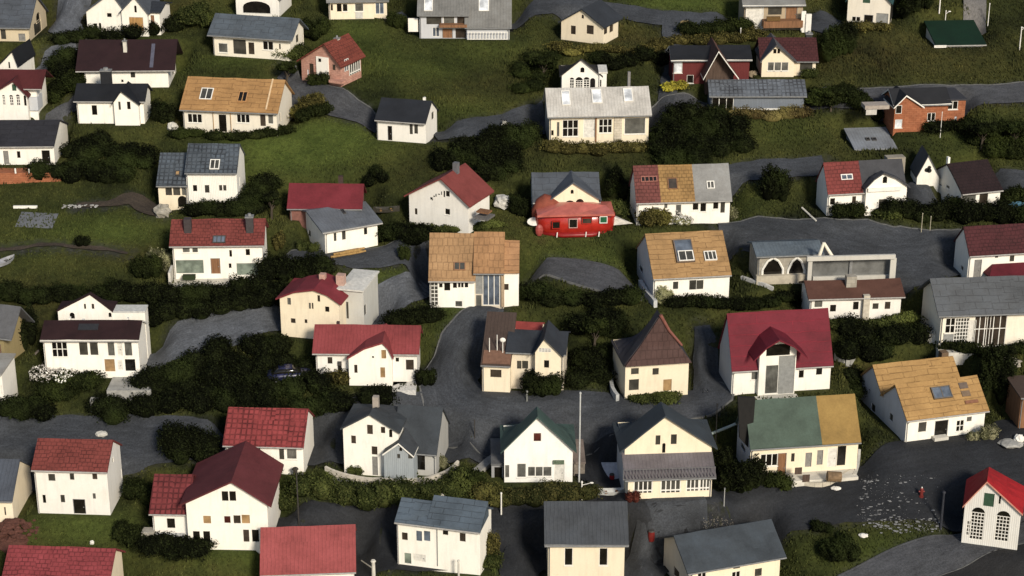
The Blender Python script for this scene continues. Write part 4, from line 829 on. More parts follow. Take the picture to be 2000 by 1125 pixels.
def ground(px, py):
    d = ray(px, py); n = np.array([0, -SLOPE, 1.0]); t0 = -(CAM@n)/(d@n); t = t0-9
    while t < t0+9:
        P = CAM+d*t
        if P[2] <= hgt(P[0], P[1]): return np.array([P[0], P[1], hgt(P[0], P[1])])
        t += .15
    P = CAM+d*t0; return np.array([P[0], P[1], hgt(P[0], P[1])])
def spline(pts, step=.7):
    P = np.array(pts, float); out = []
    P = np.vstack([2*P[0]-P[1], P, 2*P[-1]-P[-2]])
    for i in range(1, len(P)-2):
        n = max(2, int(np.linalg.norm(P[i+1][:2]-P[i][:2])/step))
        for k in range(n):
            t = k/n; a, b, c, d = P[i-1], P[i], P[i+1], P[i+2]
            out.append(.5*((2*b)+(c-a)*t+(2*a-5*b+4*c-d)*t*t+(3*b-a-3*c+d)*t**3))
    out.append(P[-2]); return np.array(out)
RM = np.zeros_like(GX)      # road mask, soft
def stamp(cx, cy, r, soft, val=1.0, A=None):
    A = RM if A is None else A
    i0 = max(int((cx-r-soft-fx[0])/STEP), 0); i1 = min(int((cx+r+soft-fx[0])/STEP)+2, len(fx)); j0 = max(int((cy-r-soft-fy[0])/STEP), 0); j1 = min(int((cy+r+soft-fy[0])/STEP)+2, len(fy))
    if i1 <= i0 or j1 <= j0: return
    d = np.hypot(GX[j0:j1, i0:i1]-cx, GY[j0:j1, i0:i1]-cy)
    A[j0:j1, i0:i1] = np.maximum(A[j0:j1, i0:i1], val*np.clip(1-(d-r)/soft, 0, 1))
def road_mat(c, streak, wet=.75):
    m, nt, b = base_mat('road_surface', wet, .3)
    tc = nd(nt, 'ShaderNodeTexCoord'); v = tc.outputs['UV']; g = tc.outputs['Object']
    mp = nd(nt, 'ShaderNodeMapping'); mp.inputs['Scale'].default_value = (.3, 1.3, 1); nt.links.new(v, mp.inputs['Vector'])
    a = ramp(nt, noise(nt, mp.outputs[0], 1.6, 8, .75), [(.30, rgba(c, .6)), (.50, rgba(c, .98)), (.63, rgba(c, 1.22)), (.76, rgba(c, 1+2.6*streak))])
    gr = ramp(nt, noise(nt, g, 5.5, 4, .8), [(.32, (.42, .42, .42)), (.66, (1.2, 1.2, 1.2))])
    big = ramp(nt, noise(nt, g, .16, 4, .6), [(.34, (.68, .67, .66)), (.62, (1.1, 1.1, 1.12))])
    col = mixc(nt, .85, mixc(nt, .85, a, gr, 'MULTIPLY'), big, 'MULTIPLY')
    nt.links.new(col, b.inputs['Base Color']); bump(nt, b, noise(nt, g, 6, 5, .75), .7, .08)
    return m
ROAD = road_mat((.047, .051, .057), .9); ASPH = road_mat((.020, .0215, .0245), .7); STONY = road_mat((.10, .107, .118), 1.4); LANE = road_mat((.06, .062, .067), .2); DIRT = road_mat((.05, .038, .027), .4); BLACKTOP = road_mat((.014, .014, .015), .5)
KERB = plain((.13, .13, .125), .9, 3, .5)
def ribbon(name, pts, mat, lift=.05, kerb=None, mask=True, ragged=.2):
    W = [(*on_slope(x, y)[:2], w) for (x, y, w) in pts]; S = spline(W); n = len(S)
    nc = 19; vs = []; uv = []; L = 0; ph = random.random()*9
    edges = ([], [])
    for i in range(n):
        t = S[min(i+1, n-1)][:2]-S[max(i-1, 0)][:2]; t /= np.linalg.norm(t)+1e-9; nrm = np.array([-t[1], t[0]])
        if i: L += np.linalg.norm(S[i][:2]-S[i-1][:2])
        hw = S[i][2]/2; e1 = ragged*(math.sin(L*.9+ph)*.5+math.sin(L*2.3+ph*2)*.3); e2 = ragged*(math.sin(L*1.1+ph*3)*.5+math.sin(L*2.7+ph)*.3)
        for k in range(nc):
            q = -1+2*k/(nc-1); o = q*hw+(e1 if q < 0 else e2)*abs(q)
            x, y = S[i][0]+nrm[0]*o, S[i][1]+nrm[1]*o
            vs.append((x, y, hgt(x, y)+lift+.05)); uv.append((L, o))
            if k in (0, nc-1): edges[0 if k == 0 else 1].append((x, y))
        if mask: stamp(S[i][0], S[i][1], max(.2, hw-.45), 1.3)
    fs = [(i*nc+k, (i+1)*nc+k, (i+1)*nc+k+1, i*nc+k+1) for i in range(n-1) for k in range(nc-1)]
    fs = [f[::-1] for f in fs]
    o = mesh_obj(name, vs, fs, mat, None, uvs=[uv[i] for f in fs for i in f], smooth=True); tag(o, kind='structure')
    P = o.data.polygons[0]
    if P.normal.z < 0: o.data.flip_normals()
    for sd in (kerb or ()):
        E = edges[sd]; m = MB()
        for k in range(0, len(E)-1):
            (x0, y0), (x1, y1) = E[k], E[k+1]; d = np.array([x1-x0, y1-y0]); ln = np.linalg.norm(d)
            if ln < .02: continue
            d /= ln; q = np.array([-d[1], d[0]])*.09
            z0, z1 = hgt(x0, y0), hgt(x1, y1)
            m.add([(x0-q[0], y0-q[1], z0-.1), (x0+q[0], y0+q[1], z0-.1), (x1+q[0], y1+q[1], z1-.1), (x1-q[0], y1-q[1], z1-.1),
                   (x0-q[0], y0-q[1], z0+.12), (x0+q[0], y0+q[1], z0+.12), (x1+q[0], y1+q[1], z1+.12), (x1-q[0], y1-q[1], z1+.12)], [(4,5,6,7), (0,1,5,4), (3,7,6,2), (0,4,7,3), (1,2,6,5)])
        tag(m.build('kerb', KERB), kind='structure')
    return o
random.seed(21)
ribbon('road', [(-60, 872, 6), (60, 864, 6), (180, 858, 6), (300, 860, 5.6), (400, 862, 5), (520, 856, 5), (640, 850, 6), (700, 838, 6), (800, 830, 6.5), (900, 828, 7.5), (1000, 822, 6)], ROAD, .05)
ribbon('road', [(960, 600, 3.2), (925, 640, 4.2), (893, 690, 5.0), (878, 735, 6), (900, 785, 6.5), (975, 812, 6), (1080, 808, 5.5), (1200, 803, 5), (1310, 790, 4.5), (1400, 770, 3.4), (1385, 735, 2.6)], ROAD, .062, kerb=(0,))
ribbon('road', [(430, 1000, 4), (560, 1022, 5), (700, 1052, 6.5), (860, 1055, 7.5), (1010, 1040, 6.5), (1140, 1020, 5.5), (1260, 1018, 5), (1400, 1008, 5), (1530, 990, 5.2), (1660, 968, 6.5), (1770, 945, 9), (1880, 925, 11), (2060, 900, 12)], ASPH, .05)
ribbon('road', [(1010, 1150, 3), (1035, 1060, 4), (1180, 960, 4), (1170, 900, 5), (1180, 840, 5)], ASPH, .075)
ribbon('road', [(1235, 1150, 4), (1258, 1080, 4), (1300, 1040, 4), (1380, 1018, 3)], ROAD, .085)
ribbon('lane', [(1660, 1160, 4), (1770, 1110, 4), (1870, 1075, 3.8), (1960, 1040, 3.6), (2060, 1000, 3.6)], LANE, .095, kerb=(0, 1), ragged=0)
ribbon('blacktop_yard', [(1850, 1160, 9), (1930, 1120, 9), (2060, 1080, 10)], BLACKTOP, .07)
ribbon('track', [(285, 690, 4), (360, 662, 5), (440, 640, 5), (530, 612, 4), (600, 600, 3.5)], STONY, .05)
ribbon('track', [(660, 640, 4), (700, 618, 4.5), (740, 592, 4.5), (800, 556, 3.8), (845, 528, 3)], STONY, .05)
ribbon('lane', [(540, 505, 2.5), (640, 500, 3), (740, 497, 3.6), (800, 490, 4), (835, 515, 3.5), (850, 560, 2.5)], ROAD, .062, kerb=(1,))
ribbon('lane', [(1030, 519, .8), (1065, 524, 2.2), (1130, 535, 3.6), (1200, 552, 3.6), (1260, 568, 2.4)], LANE, .05, kerb=(0,), ragged=.05)
ribbon('road', [(1405, 455, 3), (1480, 456, 4.5), (1560, 470, 6), (1660, 488, 8), (1760, 500, 8), (1850, 490, 6), (1900, 480, 4)], ROAD, .05, kerb=(1,))
ribbon('lane', [(560, 150, 2.5), (590, 178, 3.2), (625, 200, 3.4), (670, 216, 3.2), (740, 230, 3)], LANE, .05, kerb=(1,), ragged=.1)
ribbon('lane', [(850, 262, 3), (910, 250, 3), (980, 240, 3.2), (1070, 212, 3.4)], ROAD, .05)
ribbon('lane', [(1255, 210, 3), (1330, 212, 4), (1400, 206, 4), (1520, 200, 3.6), (1640, 196, 3.6), (1740, 193, 3.4), (1850, 186, 3.2), (2060, 176, 3.2)], LANE, .05, kerb=(1,), ragged=.1)
ribbon('lane', [(760, 25, 2), (860, 22, 2.6), (980, 20, 2.8), (1080, 16, 2.6), (1180, 22, 2.6), (1280, 34, 2.8), (1370, 40, 2.6), (1460, 34, 2.8)], ROAD, .05)
ribbon('lane', [(1310, 35, 2.4), (1315, 90, 2.2), (1310, 150, 2.2), (1300, 200, 2)], ROAD, .062)
ribbon('lane', [(1405, 345, 2.4), (1470, 336, 3), (1540, 330, 3), (1610, 325, 2.6)], ROAD, .05)
ribbon('lane', [(1760, 360, 4), (1790, 390, 5), (1830, 405, 3)], ROAD, .05)
ribbon('lane', [(1945, 350, 3), (1990, 352, 3), (2060, 360, 3)], ROAD, .05)
ribbon('stone_path', [(150, -20, 4), (130, 20, 4), (128, 50, 4), (160, 72, 3)], STONY, .05)
ribbon('stone_path', [(30, 150, 2.5), (70, 125, 3), (110, 104, 3), (150, 92, 2)], STONY, .05)
ribbon('dirt_path', [(150, 406, .7), (210, 398, 1.0), (255, 386, 1.8), (295, 405, 2.8), (320, 420, 1.6)], DIRT, .05)
ribbon('dirt_path', [(0, 490, .5), (80, 482, .45), (160, 488, .5), (250, 498, .4)], DIRT, .045)
ribbon('boardwalk', [(1905, -60, 3), (1903, 0, 2.8), (1906, 48, 2.6)], TIMBER_GREY, .3, mask=False, ragged=0)
ribbon('stone_path', [(1555, 20, 3), (1600, 40, 4), (1650, 45, 3)], ROAD, .05)
ribbon('stone_path', [(1370, 640, 1.5), (1385, 700, 3), (1390, 760, 4)], ROAD, .05)
ribbon('stone_path', [(80, 228, 1.2), (115, 210, 1.2), (150, 188, 1)], LANE, .12, ragged=0)
# colour zones of the turf: lush lawns and dry, brownish heath with painted cloud shade
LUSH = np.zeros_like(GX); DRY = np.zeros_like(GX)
def patch_of(A, x, y, rx, ry, val):
    P = on_slope(x, y); s = px_per_m(P); a, b = rx/s, ry/s/.72
    d = ((GX-P[0])/a)**2+((GY-P[1])/b)**2
    A += val*np.exp(-d)
for a in ((640, 275, 140, 55, 1), (560, 300, 120, 40, .8), (720, 120, 90, 50, .45), (170, 470, 150, 55, .55), (170, 1030, 110, 35, .8), (750, 955, 170, 30, .7), (760, 540, 90, 25, .7), (1150, 505, 130, 30, .6), (1540, 265, 90, 30, .4), (1330, 8, 110, 18, 1.0), (900, 600, 60, 60, .7), (460, 1090, 90, 22, .7), (690, 1110, 200, 18, .0), (900, 1115, 110, 14, .6), (1720, 1080, 150, 30, .5), (480, 125, 100, 15, .6), (490, 25, 60, 20, .5), (330, 105, 40, 20, .6), (690, 60, 60, 30, .5), (840, 140, 70, 25, .45), (900, 210, 60, 20, .4), (230, 455, 60, 30, .4), (480, 560, 60, 20, .3), (950, 95, 90, 40, .3), (1440, 380, 60, 50, .3), (1880, 250, 100, 60, .3), (1000, 1100, 50, 30, .5)):
    patch_of(LUSH, *a)
for a in ((1750, 110, 260, 60, .55), (600, 210, 60, 22, .9), (1230, 80, 110, 30, .6), (160, 15, 90, 30, .9), (250, 500, 140, 25, .55), (800, 330, 150, 40, .25), (60, 600, 120, 60, .4), (1150, 290, 120, 20, .6), (330, 20, 60, 30, .6), (1600, 300, 120, 60, .2), (950, 160, 130, 30, .3)):  # first patch paints cloud shade into the top right meadow
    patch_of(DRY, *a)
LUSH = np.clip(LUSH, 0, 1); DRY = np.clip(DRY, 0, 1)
def lookup(A, x, y):
    i = np.clip(np.round((x-fx[0])/STEP).astype(int), 0, len(fx)-1); j = np.clip(np.round((y-fy[0])/STEP).astype(int), 0, len(fy)-1)
    return A[j, i]
def turf_colour(nt, pos, k=1.0):
    at = nd(nt, 'ShaderNodeAttribute'); at.attribute_name = 'zone'
    sp = nd(nt, 'ShaderNodeSeparateColor'); nt.links.new(at.outputs['Color'], sp.inputs[0])
    base = ramp(nt, noise(nt, pos, .13, 7, .66), [(.33, (.010*k, .0125*k, .0045*k)), (.43, (.026*k, .031*k, .009*k)), (.53, (.042*k, .047*k, .013*k)), (.63, (.060*k, .062*k, .017*k)), (.73, (.062*k, .049*k, .019*k))])
    lush = ramp(nt, noise(nt, pos, .5, 5, .6), [(.3, (.050*k, .069*k, .015*k)), (.7, (.080*k, .102*k, .023*k))])
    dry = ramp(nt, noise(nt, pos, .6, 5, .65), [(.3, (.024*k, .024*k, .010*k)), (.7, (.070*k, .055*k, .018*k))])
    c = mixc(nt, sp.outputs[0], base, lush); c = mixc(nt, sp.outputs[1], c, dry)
    return c, sp.outputs[2]
def turf_mat():
    m, nt, b = base_mat('turf', .95, .1)
    g = nd(nt, 'ShaderNodeNewGeometry'); pos = g.outputs['Position']
    c, gr = turf_colour(nt, pos)
    c = mixc(nt, .9, c, ramp(nt, noise(nt, pos, 2.6, 5, .75), [(.3, (.45, .45, .45)), (.66, (1.15, 1.15, 1.1))]), 'MULTIPLY')
    gv = ramp(nt, noise(nt, pos, 2.2, 6, .8), [(.3, (.014, .014, .013)), (.55, (.036, .036, .036)), (.74, (.10, .10, .098))])
    lim = ramp(nt, noise(nt, pos, .8, 4), [(.3, (0, 0, 0)), (.6, (1, 1, 1))])
    mm = nd(nt, 'ShaderNodeMath', operation='MULTIPLY'); nt.links.new(gr, mm.inputs[0]); nt.links.new(lim, mm.inputs[1])
    nt.links.new(mixc(nt, mm.outputs[0], c, gv), b.inputs['Base Color']); bump(nt, b, noise(nt, pos, 4, 6, .75), .9, .15)
    return m
# one sheet: fine in the middle, coarse out to the horizon
xs = np.concatenate([np.array([-900, -600, -400, -280, -200, -150, -120, -100, -90]), fx, np.array([90, 100, 120, 150, 200, 280, 400, 600, 900])])
ys = np.concatenate([np.array([-330, -220, -150, -100, -75, -60, -52]), fy, np.array([76, 84, 100, 130, 180, 260, 400, 700])])
TX, TY = np.meshgrid(xs, ys); TZ, _ = pad_weight(TX, TY)
TZ -= .16*np.clip(lookup(RM, TX, TY)*1.2, 0, 1)*((TX >= fx[0]) & (TX <= fx[-1]) & (TY >= fy[0]) & (TY <= fy[-1]))
TZ += np.where(TY > 80, 4*np.sin(TX*.02)*np.clip((TY-80)/200, 0, 1), 0)
def grid_mesh(name, X, Y, Z, mat):
    ny, nx = X.shape; me = bpy.data.meshes.new(name); me.vertices.add(nx*ny); me.vertices.foreach_set('co', np.stack([X, Y, Z], -1).astype(np.float32).ravel())
    i, j = np.meshgrid(np.arange(nx-1), np.arange(ny-1)); a = (j*nx+i).ravel(); q = np.stack([a, a+1, a+nx+1, a+nx], -1).ravel().astype(np.int32); nf = len(a)
    me.loops.add(nf*4); me.loops.foreach_set('vertex_index', q); me.polygons.add(nf); me.polygons.foreach_set('loop_start', np.arange(nf, dtype=np.int32)*4)
    me.materials.append(mat); me.update(calc_edges=True); me.polygons.foreach_set('use_smooth', np.ones(nf, bool))
    o = bpy.data.objects.new(name, me); COL.objects.link(o); return o
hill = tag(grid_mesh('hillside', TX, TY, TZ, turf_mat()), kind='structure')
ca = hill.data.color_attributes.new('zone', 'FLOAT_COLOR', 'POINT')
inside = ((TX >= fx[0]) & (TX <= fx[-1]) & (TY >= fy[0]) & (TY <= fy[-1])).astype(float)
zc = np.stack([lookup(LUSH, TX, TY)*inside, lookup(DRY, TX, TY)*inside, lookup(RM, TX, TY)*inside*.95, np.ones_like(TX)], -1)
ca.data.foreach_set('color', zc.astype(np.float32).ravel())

# ------------------------------------------------------------------ grass tufts (uncountable)
def raw_mesh(name, V, F, mat, n=3):
    me = bpy.data.meshes.new(name); me.vertices.add(len(V)); me.vertices.foreach_set('co', V.astype(np.float32).ravel())
    nf = len(F); me.loops.add(nf*n); me.loops.foreach_set('vertex_index', F.astype(np.int32).ravel()); me.polygons.add(nf); me.polygons.foreach_set('loop_start', np.arange(nf, dtype=np.int32)*n)
    me.materials.append(mat); me.update(calc_edges=True); o = bpy.data.objects.new(name, me); COL.objects.link(o); return o
def bil(x, y):
    i = np.clip((x-fx[0])/STEP, 0, len(fx)-1.001); j = np.clip((y-fy[0])/STEP, 0, len(fy)-1.001); a, b = i.astype(int), j.astype(int); u, v = i-a, j-b
    return (GZ[b, a]*(1-u)+GZ[b, a+1]*u)*(1-v)+(GZ[b+1, a]*(1-u)+GZ[b+1, a+1]*u)*v
N = 300000
x = RNG.uniform(-76, 76, N); y = RNG.uniform(-44, 60, N)
keep = (lookup(RM, x, y) < RNG.uniform(.12, .75, N)) & (lookup(GF, x, y) < .985) & (np.abs(x) < 60+.32*(y+30))
x, y = x[keep], y[keep]; n = len(x); z = bil(x, y)-.03
hh = RNG.uniform(.10, .30, n)*(1+1.2*(np.sin(x*.31+1)*np.cos(y*.37) > .35)*RNG.uniform(0, 1, n))*(1-.5*lookup(LUSH, x, y)); V = np.zeros((n, 2, 3, 3)); ang = RNG.uniform(0, 6.28, n)
for k in range(2):
    a = ang+k*1.7; w = RNG.uniform(.06, .15, n); l = RNG.uniform(0, .16, n); la = RNG.uniform(0, 6.28, n)
    V[:, k, 0] = np.stack([x-np.cos(a)*w, y-np.sin(a)*w, z], -1); V[:, k, 1] = np.stack([x+np.cos(a)*w, y+np.sin(a)*w, z], -1); V[:, k, 2] = np.stack([x+np.cos(la)*l, y+np.sin(la)*l, z+hh], -1)
def grass_mat():
    m, nt, b = base_mat('grass_blades', .85, .15); g = nd(nt, 'ShaderNodeNewGeometry')
    c, _ = turf_colour(nt, g.outputs['Position'], 1.15)
    r = ramp(nt, g.outputs['Random Per Island'], [(0, (.5, .5, .5)), (.7, (1, 1, 1)), (1, (1.25, 1.22, 1.1))])
    nt.links.new(mixc(nt, .9, c, r, 'MULTIPLY'), b.inputs['Base Color']); return m
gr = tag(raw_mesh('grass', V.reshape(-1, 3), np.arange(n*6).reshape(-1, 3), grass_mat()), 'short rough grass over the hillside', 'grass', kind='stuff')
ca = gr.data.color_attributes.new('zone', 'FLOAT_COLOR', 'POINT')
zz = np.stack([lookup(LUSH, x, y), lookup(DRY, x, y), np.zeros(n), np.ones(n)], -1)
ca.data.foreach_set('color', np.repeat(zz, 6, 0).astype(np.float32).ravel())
# ------------------------------------------------------------------ shrubs, hedges, trees
L_BLACK = leaves((.0055, .0068, .003), (.019, .024, .008)); L_DARK = leaves((.012, .016, .005), (.028, .034, .010)); L_GREEN = leaves((.028, .036, .011), (.070, .076, .024)); L_OLIVE = leaves((.05, .045, .015), (.13, .11, .035)); L_YELLOW = leaves((.22, .19, .03), (.42, .36, .05)); L_PALE = leaves((.10, .10, .05), (.28, .26, .16)); L_RED = leaves((.05, .014, .012), (.10, .03, .02)); L_TALL = leaves((.03, .034, .012), (.085, .075, .026))
BLOOM = leaves((.5, .46, .42), (.75, .72, .68))
def leafmass(ells, dens=70, leaf=.2, up=.35, stretch=1.0, rng=RNG):
    V = []; E = np.array([e[:6] for e in ells], float)
    for (cx, cy, cz, rx, ry, rz) in E:
        area = 2*math.pi*((rx*ry)**1.6/3+(rx*rz)**1.6/3*1.3+(ry*rz)**1.6/3*1.3)**(1/1.6)
        n = int(area*dens); d = rng.normal(size=(n, 3)); d /= np.linalg.norm(d, axis=1)[:, None]; d[:, 2] = np.where(d[:, 2] < -.25, -d[:, 2], d[:, 2])
        lump = 1+.13*np.sin(d[:, 0]*5.1+cx)*np.cos(d[:, 1]*4.3+cy)+.12*np.sin(d[:, 2]*7+d[:, 0]*6+cy)+.07*np.sin(d[:, 0]*13+d[:, 1]*11)
        k = rng.uniform(.70, 1.04, n)*lump+np.where(rng.random(n) < .04, rng.uniform(0, .10, n), 0)
        P = d*np.array([rx, ry, rz])*k[:, None]+np.array([cx, cy, cz])
        ok = np.ones(n, bool)
        for (ax, ay, az, bx, by, bz) in E:
            if (ax, ay, az) == (cx, cy, cz): continue
            ok &= (((P[:, 0]-ax)/bx)**2+((P[:, 1]-ay)/by)**2+((P[:, 2]-az)/bz)**2) > .42
        V.append((P[ok], d[ok]))
    P = np.concatenate([v[0] for v in V]); D = np.concatenate([v[1] for v in V]); n = len(P)
    nrm = D+rng.normal(size=(n, 3))*.75+np.array([0, 0, up]); nrm /= np.linalg.norm(nrm, axis=1)[:, None]
    a = np.cross(nrm, rng.normal(size=(n, 3))); a /= np.linalg.norm(a, axis=1)[:, None]; b = np.cross(nrm, a)
    s = leaf*rng.uniform(.55, 1.25, n)[:, None]
    Q = np.stack([P-a*s*.75, P+b*s*.38, P+a*s*.75*stretch, P-b*s*.38], 1)
    return Q.reshape(-1, 3)
def core(ells, k=.74):
    m = MB()
    for e in ells: m.ball(e[:3], (e[3]*k, e[4]*k, e[5]*k), 10, 7, .12)
    return m
def foliage(name, ells, mat, parent=None, dens=70, leaf=.2, **kw):
    V = leafmass(ells, dens, leaf, **kw); c = core(ells); nq = len(V)//4
    vs = np.concatenate([V, np.array(c.v)]); F = np.arange(nq*4).reshape(-1, 4); cf = np.array([f if len(f) == 4 else (*f, f[-1]) for f in c.f])+nq*4
    return raw_mesh(name, vs, np.concatenate([F, cf]), mat, 4) if parent is None else _par(raw_mesh(name, vs, np.concatenate([F, cf]), mat, 4), parent)
def _par(o, p): o.parent = p; return o
def bush(label, cx, yb, w, hp, mat=L_DARK, cat='bush', name='bush', dens=95, leaf=.165, lumps=4, deep=.8, flowers=0, group='shrubs and bushes on the hillside'):
    P = ground(cx, yb); s = px_per_m(P); rx = w/2/s; H = hp/s/.86; ry = max(.5, min(rx*deep, 2.6)); ells = []
    for k in range(lumps):
        a = (k-(lumps-1)/2)/max(1, lumps); q = random.uniform(.75, 1.0)
        ex = P[0]+a*rx*1.55; ey = P[1]+ry*.75+random.uniform(-.3, .3)*ry; rr = rx*(1.15/lumps+.28)*q
        ells.append((ex, ey, hgt(ex, ey)+H*.36*q, rr, ry*q, H*.62*q))
    o = tag(foliage(name, ells, mat, dens=dens, leaf=leaf), label, cat, group)
    if flowers:
        fl = leafmass([(a, b_, c+.1, d_*1.08, e_*1.08, f_*1.12) for (a, b_, c, d_, e_, f_) in ells], flowers, .2); raw = raw_mesh('blossom', fl, np.arange(len(fl)).reshape(-1, 4), BLOOM, 4); raw.parent = o
    return o
def hedge(label, pts, w, h, mat=L_BLACK, cat='hedge', name='hedge', dens=95, leaf=.165, step=1.7, group='dark hedges across the slope'):
    S = spline([(*ground(x, y)[:2],) for (x, y) in pts], step); ells = []
    for q in S:
        x, y = q[0]+random.uniform(-.2, .2), q[1]+random.uniform(-.25, .25); k = random.uniform(.82, 1.1)
        ells.append((x, y, hgt(x, y)+h*.38*k, step*.95, w/2*k, h*.62*k))
    return tag(foliage(name, ells, mat, dens=dens, leaf=leaf), label, cat, group)
def thicket(label, poly, h, mat=L_BLACK, cat='thicket', name='thicket', spc=1.75, dens=72, leaf=.165, group='dark thickets on the slope'):
    W = [tuple(on_slope(*p)[:2]) for p in poly]; x0, x1 = min(p[0] for p in W), max(p[0] for p in W); y0, y1 = min(p[1] for p in W), max(p[1] for p in W); ells = []
    x = x0
    while x < x1:
        y = y0
        while y < y1:
            p = (x+random.uniform(-.6, .6), y+random.uniform(-.6, .6))
            if in_poly(p, W) and lookup(GF, np.array(p[0]), np.array(p[1])) < .75:
                k = random.uniform(.75, 1.1); ells.append((p[0], p[1], hgt(*p)+h*.12*k, spc*.95, spc*.95, h*.55*k))
            y += spc
        x += spc
    return tag(foliage(name, ells, mat, dens=dens, leaf=leaf), label, cat, group)
random.seed(33)
thicket('huge black-green thicket sprawling below the grey terrace, left of centre', [(195, 790), (330, 710), (470, 672), (610, 668), (640, 748), (700, 778), (840, 745), (845, 765), (720, 800), (560, 808), (330, 822), (215, 822)], 2.6)
thicket('dark thicket below the brick plinth house on the left edge', [(100, 262), (160, 262), (300, 300), (300, 335), (190, 360), (20, 368), (60, 345), (140, 335)], 2.4)
thicket('dark thicket under the big maroon roofed farmhouse, on its left', [(85, 150), (120, 110), (165, 95), (165, 160), (150, 188), (105, 185)], 2.2, spc=1.8)
thicket('dark thicket between the white cottage and the pale tin roofed house', [(900, 285), (960, 262), (1050, 250), (1058, 285), (1010, 318), (990, 345), (860, 345), (845, 320)], 2.8)
thicket('large dark rounded thicket right of the pale tin roofed house', [(1262, 240), (1320, 226), (1440, 230), (1460, 285), (1440, 318), (1262, 318)], 3.0)
thicket('dark thicket behind the shingled witch hat gable', [(1100, 640), (1170, 620), (1215, 640), (1205, 720), (1180, 762), (1120, 752), (1115, 690)], 2.4)
thicket('dark thicket between the crimson roof and the orange roof on the right', [(1640, 640), (1760, 622), (1835, 640), (1825, 690), (1690, 694), (1685, 760), (1640, 755)], 2.6)
thicket('dark slope of scrub under the top right meadow edge', [(1870, 258), (2000, 250), (2020, 300), (1900, 300)], 2.2, L_DARK)
thicket('rough scrub on the bank above the white villa gable', [(1010, 118), (1075, 100), (1095, 150), (1085, 175), (990, 190)], 1.6, L_DARK, dens=40)
hedge('clipped dark square hedge below the corner house with the grey ribbed roof', [(530, 545), (580, 545), (632, 543)], 2.8, 2.6)
hedge('long dark hedge along the foot of the left lawn', [(20, 590), (120, 592), (230, 588), (330, 592), (430, 592), (540, 582)], 2.6, 2.2)
hedge('dark bank hedge running above the stony track on the left', [(298, 630), (360, 622), (430, 612), (500, 600), (545, 594)], 3.0, 2.0)
hedge('grass-green clipped bank hedge below the checker roofed house, lower centre', [(520, 938), (590, 965), (680, 984), (790, 990), (880, 975), (905, 955)], 3.2, 2.3, L_GREEN, dens=80, leaf=.18)
hedge('tall ragged hedge in front of the white barn-like gable', [(950, 982), (1010, 986), (1080, 984), (1145, 976)], 2.0, 1.9, L_TALL, dens=85)
hedge('dark hedge along the curved drive below the tan shingle house', [(1018, 585), (1080, 596), (1160, 598), (1235, 596)], 2.4, 2.0)
hedge('dark hedge at the foot of the orange roofed house with the dormer', [(1320, 598), (1380, 600), (1440, 602), (1500, 598), (1570, 596)], 1.8, 1.3)
hedge('dark hedge on the left of the tan shingle house', [(770, 640), (805, 632), (840, 630)], 2.2, 1.8)
hedge('dark hedge beneath the black smooth roofed cottage', [(1745, 425), (1800, 432), (1850, 425), (1868, 418)], 2.0, 2.2)
hedge('black round-topped hedge in front of the maroon corner house, right', [(1885, 432), (1930, 430), (1985, 440), (2030, 444)], 2.6, 2.4)
hedge('low hedge under the orange roofed cream house', [(350, 268), (420, 270), (500, 272), (555, 262)], 1.6, 1.2, L_DARK)
hedge('dark hedge behind the big maroon roofed farmhouse', [(120, 88), (180, 80), (260, 72), (340, 62)], 2.4, 1.8)
hedge('golden green hedge below the small cream house under the top lane', [(1090, 104), (1150, 106), (1200, 100), (1270, 104), (1298, 90)], 1.8, 1.1, L_OLIVE)
hedge('dark hollow hedge under the golden one near the top lane', [(1170, 124), (1230, 130), (1290, 122)], 2.2, 1.6)
hedge('trimmed hedge in front of the red roofed gable with black marks', [(798, 452), (860, 452), (920, 450), (960, 446)], 1.3, .9, L_GREEN, dens=85)
hedge('dark hedge right of the corner house with grey ribbed roof', [(745, 470), (790, 468), (820, 474)], 2.2, 1.8)
hedge('dark hedge below the tall white house with stepped roofs', [(380, 422), (430, 420), (465, 424), (500, 416)], 2.0, 1.8)
hedge('low hedge along the bank of the pale tin roofed house', [(1085, 300), (1140, 302), (1200, 302), (1240, 296)], 1.8, 1.5, L_OLIVE, dens=85)
hedge('picket-like brown reed hedge below the long metal shed', [(1392, 234), (1450, 236), (1510, 234), (1562, 232)], 1.0, 1.5, leaves((.06, .045, .018), (.15, .12, .05)), dens=90)
hedge('thin brown hedge above the red A-frame house', [(1330, 86), (1400, 86), (1470, 84)], 1.6, 1.5, L_OLIVE)
hedge('dark hedge behind the red A-frame house, beside the top lane', [(1345, 70), (1400, 66), (1450, 62)], 2.0, 1.8, L_DARK)
hedge('dark hedge below the slate house on the right edge', [(1850, 692), (1920, 694), (2000, 690)], 1.6, 1.2, L_DARK)
hedge('dark hedge at the foot of the white ruin with the loggia', [(1610, 640), (1660, 642), (1720, 640), (1775, 628)], 1.6, 1.1, L_GREEN)
hedge('dark hedge beside the tall white house, right of its wall', [(487, 412), (500, 388), (530, 372)], 2.4, 2.2)
